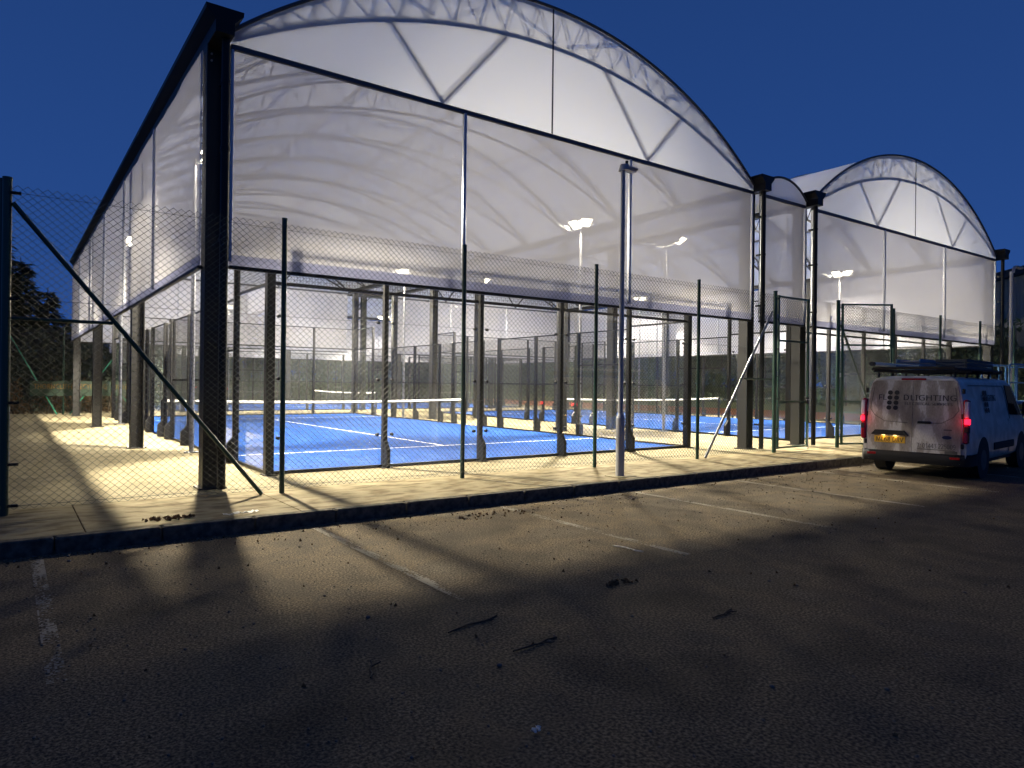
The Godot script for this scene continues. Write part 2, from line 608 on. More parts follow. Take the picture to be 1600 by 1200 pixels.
func make_conifer(label: String, at: Vector3, height: float, spread: float) -> void:
	var t := thing("conifer_tree", label, "tree", at, rng.randf() * TAU, "conifers behind the fence")
	part(t, "trunk", cyl(height * 0.018, height, 8, 0.02), M.bark, T(0, height * 0.5, 0))
	var places := []
	var tiers := int(height * 4.4)
	for i in tiers:
		var f := i / float(tiers)
		var y := lerpf(0.5, height * 0.99, f)
		var reach := spread * pow(1.0 - f, 0.85) * rng.randf_range(0.75, 1.12) + 0.12
		var n := int(8 + 12 * (1.0 - f))
		for k in n:
			var a := rng.randf() * TAU
			var l := reach * rng.randf_range(0.7, 1.05)
			var s := int(4 + l * 7)
			for j in s:
				var d := l * (j + rng.randf()) / s
				var droop := -0.28 * d + 0.14 * d * d / maxf(l, 0.2)
				var b := Basis(Vector3.UP, -a + PI * 0.5 + rng.randf_range(-0.9, 0.9)) * Basis(Vector3.RIGHT, rng.randf_range(-0.1, 0.6))
				places.append(Transform3D(b.scaled(Vector3.ONE * rng.randf_range(0.7, 1.25)), Vector3(cos(a) * d, y + droop, sin(a) * d)))
	scatter(t, "crown", leaf_mesh(0.5, 0.13), M.needles, places)

# ------------------------------------------------------------------ canopies
const EAVE := 6.06
const HEM := 3.1

func h_column(h: float) -> Mesh:
	var key := "hcol%.3f" % h
	if not cache.has(key):
		var st := new_st()
		box_in(st, Vector3(-0.118, h * 0.5, 0), Vector3(0.016, h, 0.25))
		box_in(st, Vector3(0.118, h * 0.5, 0), Vector3(0.016, h, 0.25))
		box_in(st, Vector3(0, h * 0.5, 0), Vector3(0.2201, h, 0.011))
		box_in(st, Vector3(0, 0.012, 0), Vector3(0.36, 0.022, 0.36))
		cache[key] = done(st)
	return cache[key]

func truss(parent: Node, w: float, z: float, with_braces := false) -> void:
	var key := "truss%.3f" % w
	if not cache.has(key):
		var top := arc(0.16, w - 0.16, 6.2, 8.36, 40)
		var low := arc(0.2, w - 0.2, 6.16, 7.7, 40)
		var zig := []
		var n := 44
		for i in n + 1:
			var k := clampf(1.6 + i * (36.8 / n), 0, 40)
			var at := int(k)
			var src: Array = top if i % 2 == 0 else low
			zig.append(src[at].lerp(src[mini(at + 1, 40)], k - at))
		cache[key] = [tube(top, 0.034, 8), tube(low, 0.04, 8), tube(zig, 0.023, 5), low]
	var c: Array = cache[key]
	var t := holder(parent, "truss", T(0, 0, z))
	part(t, "top_chord", c[0], M.white_steel)
	part(t, "bottom_chord", c[1], M.white_steel)
	part(t, "web", c[2], M.white_steel)
	if with_braces:
		for v in [[3.5, 2.55, 4.82], [8.35, 7.1, 9.35]]:
			for k in 2:
				var x: float = v[1 + k]
				rod(t, "brace", Vector3(v[0], EAVE + 0.05, 0), Vector3(x, low_at(c[3], x), 0), 0.036, M.white_steel, 8)
	else:
		var mid := w * 0.5
		rod(t, "hanger", Vector3(mid, 7.68, 0), Vector3(mid, 7.0, 0), 0.025, M.white_steel, 8)

func low_at(pts: Array, x: float) -> float:
	for i in pts.size() - 1:
		if pts[i + 1].x >= x:
			return lerpf(pts[i].y, pts[i + 1].y, (x - pts[i].x) / (pts[i + 1].x - pts[i].x))
	return pts[-1].y

func gable(parent: Node, w: float, z: float, ys: float, ya: float, seam: float) -> void:
	var pts := arc(0.12, w - 0.12, ys, ya, 60)
	var cut := int(seam / w * 60.0)
	for half in ([[0, cut], [cut, 60]] if seam > 0 else [[0, 60]]):
		var a := []
		var b := []
		for i in range(half[0], half[1] + 1):
			a.append(Vector3(pts[i].x, maxf(pts[i].y, EAVE + 0.03), z))
			b.append(Vector3(pts[i].x, EAVE + 0.03, z))
		part(parent, "gable_panel", sheet([a, b]), M.gable_fabric)
	if seam > 0:
		part(parent, "seam", box(Vector3(0.028, pts[cut].y - EAVE - 0.05, 0.012)), M.dark_alu, T(pts[cut].x, (pts[cut].y + EAVE + 0.05) * 0.5, z + 0.009))
	var edge := []
	for p in pts: edge.append(p + Vector3(0, 0.01, z + 0.01))
	part(parent, "edge_rail", tube(edge, 0.028, 8), M.dark_alu)

func front_wall(parent: Node, w: float, z: float, mullions: Array, side := 1.0) -> void:
	# eaves rail, hanging curtain panels, mullions, bottom rail; side: which way is out
	part(parent, "eaves_rail", box(Vector3(w - 0.3, 0.08, 0.07), 0.01), M.dark_alu, T(w * 0.5, EAVE, z))
	var xs := [0.17] + mullions + [w - 0.17]
	for i in xs.size() - 1:
		var a: float = xs[i] + (0.03 if i > 0 else 0.0)
		var b: float = xs[i + 1] - (0.03 if i < xs.size() - 2 else 0.0)
		curtain(parent, Vector3(a, 0, z), Vector3(b, 0, z))
	for x in mullions:
		part(parent, "mullion", box(Vector3(0.055, EAVE - HEM - 0.05, 0.075), 0.008), M.alu, T(x, (EAVE + HEM) * 0.5, z + 0.01 * side))
	for x in [0.17, w - 0.17]:
		part(parent, "edge_profile", box(Vector3(0.04, EAVE - HEM - 0.05, 0.06), 0.006), M.alu, T(x, (EAVE + HEM) * 0.5, z))
	part(parent, "hem_band", sheet([[Vector3(0.15, HEM + 0.12, z), Vector3(w - 0.15, HEM + 0.12, z)], [Vector3(0.15, HEM - 0.03, z), Vector3(w - 0.15, HEM - 0.03, z)]]), M.hem)
	part(parent, "hem_bar", box(Vector3(w - 0.3, 0.05, 0.07), 0.008), M.black_steel, T(w * 0.5, HEM - 0.055, z))

func curtain(parent: Node, a: Vector3, b: Vector3) -> void:
	# a tensioned panel with slight waves
	var rows := []
	var out := Vector3.UP.cross((b - a).normalized())
	var n := FastNoiseLite.new()
	n.seed = int(a.x * 13.0 + a.z * 7.0) + 50
	n.frequency = 0.35
	for j in 13:
		var row := []
		for i in 21:
			var u := i / 20.0
			var v := j / 12.0
			var amp := 4.0 * u * (1.0 - u) * (0.25 + 0.75 * (1.0 - v))
			row.append(a.lerp(b, u) + Vector3(0, lerpf(EAVE - 0.03, HEM + 0.12, v), 0) + out * n.get_noise_2d(u * 6.0, v * 2.5) * 0.035 * amp)
		rows.append(row)
	part(parent, "curtain_panel", sheet(rows), M.curtain)

func roof(parent: Node, w: float, l: float, ys: float, ya: float, bays: int) -> void:
	for k in bays:
		var rows := []
		for j in 7:
			var v := j / 6.0
			var sag := 0.02 * 4.0 * v * (1.0 - v)
			var row := []
			for p in arc(0.12, w - 0.12, ys, ya - sag, 48):
				row.append(p + Vector3(0, 0, -l * (k + v) / bays))
			rows.append(row)
		part(parent, "roof_panel", sheet(rows), M.roof_fabric)
		if k > 0:
			var e := []
			for p in arc(0.12, w - 0.12, ys, ya + 0.012, 48): e.append(p + Vector3(0, 0, -l * k / bays))
			part(parent, "roof_seam", tube(e, 0.012, 5), M.alu)

func gutter(parent: Node, x: float, l: float, outlet: bool) -> void:
	var poly := PackedVector2Array([Vector2(x - 0.24, 6.42), Vector2(x - 0.235, 6.36), Vector2(x - 0.12, 6.24), Vector2(x - 0.12, 6.08), Vector2(x + 0.12, 6.08), Vector2(x + 0.12, 6.24), Vector2(x + 0.235, 6.36), Vector2(x + 0.24, 6.42)])
	part(parent, "gutter", extrude(poly, 0.32, -l - 0.1), M.black_steel)
	var zs := [-0.25, -7.1, -15.4, -23.5]
	for z in zs:
		if z < -l: continue
		part(parent, "column", h_column(6.078), M.charcoal_steel, T(x, 0, z))
	if outlet:
		var d := part(parent, "downpipe", cyl(0.055, 6.05, 16), M.black_steel, T(x + 0.05, 3.055, 0.16))
		for y in [0.6, 3.4, 4.6, 5.5]:
			part(d, "bracket", box(Vector3(0.05, 0.04, 0.16)), M.black_steel, T(-0.02, y - 3.055, -0.09))
			part(d, "collar", cyl(0.062, 0.05, 16), M.black_steel, T(0, y - 3.055, 0))
		for k in 2:
			part(parent, "bolt", cyl(0.014, 0.02, 8), M.galv, Transform3D(Basis(Vector3.RIGHT, PI / 2), Vector3(x - 0.07, 5.95 - 0.09 * k, -0.115)))

func canopy(called: String, label: String, at: Vector3, turn: float, w: float, l: float, walls: Dictionary) -> void:
	var c := thing(called, label, "canopy", at, turn)
	roof(c, w, l, 6.24, 8.43, 11)
	var n := int(round(l / 2.2))
	for i in n + 1:
		truss(c, w, -0.046 - (l - 0.092) * i / n, i == 0 or i == n)
	for x in [w * 0.29, w * 0.5, w * 0.71]:
		var low: Array = cache["truss%.3f" % w][3]
		var y := low_at(low, x) + 0.07
		rod(c, "purlin", Vector3(x, y, -0.15), Vector3(x, y, -l + 0.15), 0.04, M.white_steel, 8)
	gutter(c, 0.0, l, walls.get("outlets", true))
	gutter(c, w, l, walls.get("outlets", true))
	var thirds := [w * 0.325, w * 0.65]
	if walls.get("front"):
		gable(c, w, 0.0, 6.24, 8.43, w * 0.495)
		front_wall(c, w, 0.0, thirds)
	if walls.get("back"):
		gable(c, w, -l, 6.24, 8.43, w * 0.495)
		front_wall(c, w, -l, thirds, -1.0)
	for s in ["left", "right"]:
		if not walls.get(s): continue
		var x := -0.16 if s == "left" else w + 0.16
		var bays := 6
		for i in bays:
			curtain(c, Vector3(x, 0, -l * i / bays - (0.24 if i == 0 else 0.03)), Vector3(x, 0, -l * (i + 1) / bays + (0.03 if i < bays - 1 else 0.2)))
			if i > 0:
				part(c, "mullion", box(Vector3(0.075, EAVE - HEM - 0.05, 0.05), 0.008), M.alu, T(x, (EAVE + HEM) * 0.5, -l * i / bays))
		part(c, "hem_band", sheet([[Vector3(x, HEM + 0.12, -0.24), Vector3(x, HEM + 0.12, -l + 0.2)], [Vector3(x, HEM - 0.03, -0.24), Vector3(x, HEM - 0.03, -l + 0.2)]]), M.hem)
		part(c, "hem_bar", box(Vector3(0.07, 0.05, l - 0.5), 0.008), M.black_steel, T(x, HEM - 0.055, -l * 0.5))

func make_canopies() -> void:
	canopy("court_canopy", "large white arched fabric canopy over the blue court with the whole net in view", Vector3(-1.1, 0, 1.2), 0.0, 12.05, 24.2, {"front": true, "back": true, "left": true})
	canopy("court_canopy", "white arched fabric canopy behind the parked van, next to the warehouse", Vector3(13.15, 0, 1.2), 0.0, 11.9, 24.2, {"front": true, "back": true, "right": true})
	canopy("court_canopy", "rear white fabric canopy standing crosswise behind the two front canopies", Vector3(27.5, 0, -23.9), PI / 2, 12.3, 26.0, {"right": true, "front": true, "back": true, "outlets": false})
	# narrow link between the two front canopies
	var c := thing("link_canopy", "narrow low arched fabric link between two black gutters", "canopy", Vector3(10.95, 0, 1.2))
	var w := 2.2
	roof(c, w, 24.2, 6.2, 6.62, 6)
	gable(c, w, 0.0, 6.2, 6.62, -1.0)
	front_wall(c, w, 0.0, [])

# ------------------------------------------------------------------ courts
func weld_mesh(w: float, h: float) -> Mesh:
	# welded wire panel: uprights and cross wires 50 mm apart
	var key := "weld%.3f_%.3f" % [w, h]
	if not cache.has(key):
		var st := new_st()
		var nx := int(round(w / 0.05))
		var ny := int(round(h / 0.05))
		for i in nx + 1:
			box_in(st, Vector3(-w * 0.5 + w * i / nx, 0, 0), Vector3(0.004, h, 0.004))
		for j in ny + 1:
			box_in(st, Vector3(0, -h * 0.5 + h * j / ny, 0.004), Vector3(w, 0.004, 0.004))
		cache[key] = done(st)
	return cache[key]

func gusset() -> Mesh:
	if not cache.has("gusset"):
		cache["gusset"] = extrude(PackedVector2Array([Vector2(0, 0), Vector2(0.13, 0), Vector2(0.13, 0.3), Vector2(0.0, 0.46)]), -0.035, 0.035)
	return cache["gusset"]

func court_post(c: Node3D, p: Vector3, h: float, facing: float, corner := false) -> void:
	# facing: turn of the outer side; local +x of the gusset points outwards
	var s := 0.13 if corner else 0.08
	var o := part(c, "post", box(Vector3(s + 0.02, h, s), 0.006), M.black_steel, Transform3D(Basis(Vector3.UP, facing), p + Vector3(0, h * 0.5, 0)))
	part(o, "foot_plate", box(Vector3(0.24, 0.015, 0.2)), M.black_steel, T(0.03, -h * 0.5 + 0.0075, 0))
	if not corner:
		part(o, "foot_stiffener", gusset(), M.black_steel, T(s * 0.5 + 0.01, -h * 0.5 + 0.015, 0))

func glass_panel(c: Node3D, mid: Vector3, w: float, h: float, turn: float) -> void:
	var xf := Transform3D(Basis(Vector3.UP, turn), mid + Vector3(0, h * 0.5 + 0.03, 0))
	part(c, "glass_pane", box(Vector3(w - 0.03, h - 0.04, 0.012)), M.glass, xf)
	for s in [-1, 1]:
		for y in [0.55, 1.5, 2.5]:
			if y < h:
				part(c, "glass_clamp", cyl(0.028, 0.05, 10), M.black_steel, xf * Transform3D(Basis(Vector3.RIGHT, PI / 2), Vector3(s * (w * 0.5 - 0.09), y - h * 0.5, 0.005)))

func mesh_panel(c: Node3D, mid: Vector3, w: float, y0: float, y1: float, turn: float) -> void:
	var xf := Transform3D(Basis(Vector3.UP, turn), mid + Vector3(0, (y0 + y1) * 0.5, 0))
	tag(part(c, "wire_mesh", weld_mesh(w - 0.06, y1 - y0 - 0.06), M.welded_wire, xf), "", "", "", "stuff")

func bar_x(c: Node3D, called: String, a: Vector3, b: Vector3, s: float) -> void:
	var d := b - a
	part(c, called, box(Vector3(d.length(), s, s * 0.8)), M.black_steel, Transform3D(Basis(Vector3.UP, atan2(-d.z, d.x)), (a + b) * 0.5))

func make_court(label: String) -> Node3D:
	# local origin: the outer left front corner; x 0..10, z 0..-20
	var c := thing("padel_court", label, "court", Vector3.ZERO, 0.0, "")
	part(c, "turf", box(Vector3(10, 0.016, 20)), M.turf, T(5, 0.01, -10))
	for l in [[0.0, -3.05, 10.0, 0], [0.0, -16.95, 10.0, 0], [5.0, -3.05, 13.9, 1]]:
		if l[3] == 0:
			part(c, "court_line", flat(0.05, l[1] - 0.025, 9.95, l[1] + 0.025, 0.022), M.paint)
		else:
			part(c, "court_line", flat(4.975, -16.9, 5.025, -3.1, 0.022), M.paint)
	# ends
	for e in [[0.0, -PI / 2], [-20.0, PI / 2]]:
		var z: float = e[0]
		for i in 6:
			court_post(c, Vector3(i * 2.0, 0, z), 4.0, e[1], i == 0 or i == 5)
		for i in 5:
			glass_panel(c, Vector3(i * 2.0 + 1.0, 0, z), 1.9, 3.0, 0.0)
			mesh_panel(c, Vector3(i * 2.0 + 1.0, 0, z), 2.0, 3.05, 4.0, 0.0)
			bar_x(c, "rail", Vector3(i * 2.0 + 0.06, 3.05, z), Vector3(i * 2.0 + 1.94, 3.05, z), 0.05)
			bar_x(c, "top_rail", Vector3(i * 2.0 + 0.06, 3.98, z), Vector3(i * 2.0 + 1.94, 3.98, z), 0.035)
		bar_x(c, "base_rail", Vector3(0.07, 0.03, z), Vector3(9.93, 0.03, z), 0.05)
	# sides
	for s in [0.0, 10.0]:
		var out := PI if s == 0.0 else 0.0
		for i in range(1, 10):
			if i == 5: continue
			var h := 4.0 if i == 1 or i == 9 else 3.0
			court_post(c, Vector3(s, 0, -i * 2.0), h, out)
		for z in [-9.0, -11.0]:
			court_post(c, Vector3(s, 0, z), 3.0, out)
		for i in 10:
			var z := -i * 2.0 - 1.0
			var mid := Vector3(s, 0, z)
			if i == 0 or i == 9:
				glass_panel(c, mid, 1.9, 3.0, PI / 2)
				mesh_panel(c, mid, 2.0, 3.05, 4.0, PI / 2)
				bar_x(c, "rail", mid + Vector3(0, 3.05, 0.94), mid + Vector3(0, 3.05, -0.94), 0.045)
				bar_x(c, "top_rail", mid + Vector3(0, 3.98, 0.94), mid + Vector3(0, 3.98, -0.94), 0.035)
			elif i == 1 or i == 8:
				glass_panel(c, mid, 1.9, 2.0, PI / 2)
				mesh_panel(c, mid, 2.0, 2.05, 3.0, PI / 2)
				bar_x(c, "rail", mid + Vector3(0, 2.05, 0.94), mid + Vector3(0, 2.05, -0.94), 0.04)
				bar_x(c, "top_rail", mid + Vector3(0, 2.98, 0.94), mid + Vector3(0, 2.98, -0.94), 0.035)
			elif i == 4 or i == 5:
				pass
			else:
				mesh_panel(c, mid, 2.0, 0.05, 3.0, PI / 2)
				bar_x(c, "rail", mid + Vector3(0, 1.5, 0.94), mid + Vector3(0, 1.5, -0.94), 0.035)
				bar_x(c, "top_rail", mid + Vector3(0, 2.98, 0.94), mid + Vector3(0, 2.98, -0.94), 0.035)
		for half in [[-0.07, -8.95], [-11.05, -19.93]]:
			bar_x(c, "base_rail", Vector3(s, 0.03, half[0]), Vector3(s, 0.03, half[1]), 0.045)
		# lintel and short mesh over the way in by the net
		bar_x(c, "lintel", Vector3(s, 2.98, -8.96), Vector3(s, 2.98, -11.04), 0.035)
		mesh_panel(c, Vector3(s, 0, -10.0), 1.96, 2.1, 2.96, PI / 2)
		for k in [-8.5, -11.5]:
			mesh_panel(c, Vector3(s, 0, k), 1.0, 0.05, 3.0, PI / 2)
	return c

func make_net(label: String) -> Node3D:
	var n := thing("court_net", label, "net", Vector3.ZERO, 0.0, "")
	for x in [-4.9, 4.9]:
		part(n, "post", box(Vector3(0.08, 0.95, 0.08), 0.006), M.black_steel, T(x, 0.475, 0))
	var pts := []
	var rows := [[], []]
	for i in 25:
		var u := i / 24.0
		var y := 0.88 + 0.06 * pow(2.0 * u - 1.0, 2.0)
		pts.append(Vector3(lerpf(-4.85, 4.85, u), y, 0))
	var st := new_st()
	for i in 24:
		var a: Vector3 = pts[i]
		var b: Vector3 = pts[i + 1]
		for z in [-0.005, 0.005]:
			quad(st, a + Vector3(0, 0, z), b + Vector3(0, 0, z), b + Vector3(0, -0.06, z), a + Vector3(0, -0.06, z))
		quad(st, a + Vector3(0, 0, -0.005), b + Vector3(0, 0, -0.005), b + Vector3(0, 0, 0.005), a + Vector3(0, 0, 0.005))
	part(n, "white_tape", done(st), M.net_white)
	st = new_st()
	for i in 216:
		var x := -4.84 + i * 0.045
		box_in(st, Vector3(x, 0.44, 0), Vector3(0.0035, 0.78, 0.0035))
	for j in 17:
		box_in(st, Vector3(0, 0.05 + j * 0.046, 0.0035), Vector3(9.7, 0.0035, 0.0035))
	tag(part(n, "netting", done(st), M.net_cord), "", "", "", "stuff")
	return n

func make_courts() -> void:
	var a := make_court("blue padel court behind the lamp column, with its five glass end panes facing the fence")
	a.position = Vector3(-0.02, 0, 0)
	copy_of(a, "padel_court", "blue padel court behind the open gate and the van", Vector3(14.25, 0, 0))
	copy_of(a, "padel_court", "far blue padel court lying crosswise beyond the other two", Vector3(3.4, 0, -34.9), -PI / 2)
	var n := make_net("white-taped net across the court behind the lamp column")
	n.position = Vector3(4.98, 0.02, -10)
	copy_of(n, "court_net", "white-taped net across the court behind the gate and van", Vector3(19.25, 0.02, -10))
	copy_of(n, "court_net", "far net running front to back on the crosswise court", Vector3(13.4, 0.02, -29.9), PI / 2)

# ------------------------------------------------------------------ lights
func mast(label: String, at: Vector3, turn: float, energy: float) -> void:
	# local -z faces the court
	var m := thing("floodlight_mast", label, "floodlight", at, turn, "floodlight masts beside the courts")
	part(m, "pole", cyl(0.05, 6.1, 14, 0.04), M.galv, T(0, 3.05, 0))
	part(m, "base_plate", box(Vector3(0.25, 0.02, 0.25)), M.galv, T(0, 0.01, 0))
	part(m, "crossarm", box(Vector3(1.15, 0.06, 0.06), 0.008), M.galv, T(0, 6.13, 0))
	# two narrow heads throw along the court, the wide middle one looks across it
	for s in [-1, 0, 1]:
		var xf := Transform3D(Basis(Vector3.UP, s * -1.27) * Basis(Vector3.RIGHT, -1.0 if s else -0.85), Vector3(s * 0.42, 6.2, -0.22))
		var h := part(m, "floodlight", box(Vector3(0.38, 0.34, 0.07), 0.012), M.galv, xf)
		part(h, "lens", box(Vector3(0.34, 0.3, 0.01)), M.lens_glow, T(0, 0, -0.04))
		rod(h, "yoke", Vector3(0, 0, 0.03), Vector3(0, -0.12, 0.16), 0.015, M.galv, 8)
		var l: Light3D
		if s:
			var spot := SpotLight3D.new()
			spot.spot_angle = 34.5
			spot.spot_angle_attenuation = 0.4
			spot.spot_range = 90.0
			spot.spot_attenuation = 2.0
			spot.light_size = 0.16
			l = spot
		else:
			var wide := AreaLight3D.new()
			wide.area_size = Vector2(0.34, 0.3)
			wide.area_normalize_energy = true
			wide.area_range = 90.0
			wide.area_attenuation = 2.0
			l = wide
		l.name = "flood"
		l.light_energy = energy if s else energy * 0.405
		l.light_color = Color(1.0, 0.95, 0.84)
		l.shadow_enabled = true
		h.add_child(l)
		l.position = Vector3(0, 0, -0.06)

func make_masts() -> void:
	var e := 390.0
	for c in [[-0.3, 10.3, "the court behind the lamp column"], [13.95, 24.55, "the court behind the van"]]:
		for z in [-4.3, -15.6]:
			var where: String = "near" if z > -10 else "far"
			for k in 2:
				var by: String = "outer curtain" if (k == 0) == (c[0] < 5) else "link"
				mast("lit floodlight mast by the %s, %s end of %s" % [by, where, c[2]], Vector3(c[k], 0, z), -PI / 2 if k == 0 else PI / 2, e)
	for x in [8.0, 18.8]:
		mast("galvanised mast with three floodlights on the front side of the far crosswise court", Vector3(x, 0, -24.5), 0.0, e)
		mast("galvanised mast with three floodlights on the rear side of the far crosswise court", Vector3(x, 0, -35.3), PI, e)

# ------------------------------------------------------------------ street furniture and fences
func make_fences() -> void:
	var f := thing("chain_link_fence", "dark green chain-link fence with slanting corner braces along the footway", "fence", Vector3(0, 0, 1.9))
	fence_run(f, [Vector3(-3.41, 0, 0), Vector3(-0.41, 0, 0), Vector3(2.415, 0, 0), Vector3(5.22, 0, 0), Vector3(8.05, 0, 0), Vector3(10.7, 0, 0)], 3.6, true, true)
	rod(f, "brace", Vector3(-3.36, 3.39, 0.02), Vector3(-0.68, 0.01, 0.02), 0.027, M.green_coat, 12)
	rod(f, "strut", Vector3(-3.36, 2.14, 0.02), Vector3(-2.4, 2.14, 0.02), 0.02, M.green_coat, 10)
	rod(f, "brace", Vector3(10.62, 3.2, -0.02), Vector3(8.33, 0.01, -0.02), 0.027, M.galv, 12)
	rod(f, "strut", Vector3(10.62, 1.66, -0.02), Vector3(9.47, 1.66, -0.02), 0.02, M.green_coat, 10)
	f = thing("chain_link_fence", "green chain-link fence running on beyond the gate behind the van", "fence", Vector3(13.36, 0, 1.9))
	var run := []
	for i in 8: run.append(Vector3(i * 2.81, 0, 0))
	fence_run(f, run, 3.6, true, false)
	rod(f, "brace", Vector3(0.06, 3.2, -0.02), Vector3(2.3, 0.01, -0.02), 0.027, M.green_coat, 12)
	f = thing("chain_link_fence", "chain-link side fence going back from the corner post past the curtain wall", "fence", Vector3(-3.45, 0, 1.8))
	run = []
	for i in 10: run.append(Vector3(0, 0, -i * 2.8))
	fence_run(f, run, 3.6)
	f = thing("chain_link_fence", "back chain-link fence with bright green posts in front of the dark trees", "fence", Vector3(-3.45, 0, -23.6))
	run = []
	for i in 3: run.append(Vector3(0.02 + i * 1.95, 0, 0))
	fence_run(f, run, 3.6)
	rod(f, "brace", Vector3(0.1, 3.3, 0.03), Vector3(1.75, 0.01, 0.03), 0.025, M.green_bright, 10)
	rod(f, "brace", Vector3(3.9, 2.6, 0.03), Vector3(2.2, 0.01, 0.03), 0.025, M.green_bright, 10)
	gate_leaf("chain_link_gate", "closed chain-link gate leaf next to the braced green gate post", Vector3(10.8, 0, 1.9), 0.0, 1.26)
	gate_leaf("chain_link_gate", "chain-link gate leaf swung open behind the white van", Vector3(13.36, 0, 1.98), -0.6, 1.29)
	# banner on the back fence
	var b := thing("banner", "dark green banner with yellow lettering tied to the back fence", "banner", Vector3(-1.2, 0.8, -23.5))
	part(b, "cloth", box(Vector3(2.9, 0.62, 0.01)), mat("banner_green", lin(0.004, 0.02, 0.009), 0.7), T(0, 0.3, 0))
	lettering(b, "lettering", "THORNCLIFFE RECYCLING", 0.2, 2.6, mat("banner_yellow", lin(0.16, 0.085, 0.008), 0.7), T(0, 0.38, 0.012))

func make_lamp_columns() -> void:
	var l := thing("lamp_column", "tall grey steel lamp column standing on the footway in front of the fence", "lamp post", Vector3(4.72, 0, 3.05))
	part(l, "base", cyl(0.072, 0.95, 20), M.lamp_column, T(0, 0.475, 0))
	part(l, "shoulder", cyl(0.072, 0.08, 20, 0.042), M.lamp_column, T(0, 0.99, 0))
	part(l, "pole", cyl(0.042, 4.0, 20, 0.036), M.lamp_column, T(0, 3.02, 0))
	part(l, "footing", box(Vector3(0.42, 0.012, 0.32), 0.004), M.concrete, T(0.02, 0.006, 0))
	part(l, "door", box(Vector3(0.07, 0.4, 0.012), 0.004), M.lamp_column, T(0, 0.55, 0.068))
	var head := part(l, "lantern", cyl(0.1, 0.1, 16, 0.07), M.lamp_column, T(0.03, 5.04, 0))
	part(head, "visor", box(Vector3(0.3, 0.05, 0.17), 0.02), M.lamp_column, T(0.1, 0.0, 0.0))
	part(head, "glass", box(Vector3(0.2, 0.02, 0.13), 0.004), M.galv, T(0.12, -0.035, 0.0))
	part(head, "photocell", cyl(0.025, 0.08, 12), M.black_steel, T(0.05, 0.08, 0))
	var r := thing("lamp_column", "slim pale lamp column with a short arm beside the warehouse", "lamp post", Vector3(28.3, 0, 0.55))
	part(r, "pole", cyl(0.075, 6.1, 16, 0.06), mat("pale_pole", lin(0.35, 0.35, 0.36), 0.5), T(0, 3.05, 0))
	var arm := []
	for i in 9:
		var a := PI / 2 * i / 8.0
		arm.append(Vector3(0.25 - 0.25 * cos(a), 6.05 + 0.25 * sin(a), 0.06))
	part(r, "arm", tube(arm, 0.05, 10), M.pale_pole)
	part(r, "lantern", box(Vector3(0.6, 0.09, 0.2), 0.03), M.pale_pole, T(0.5, 6.3, 0.06))

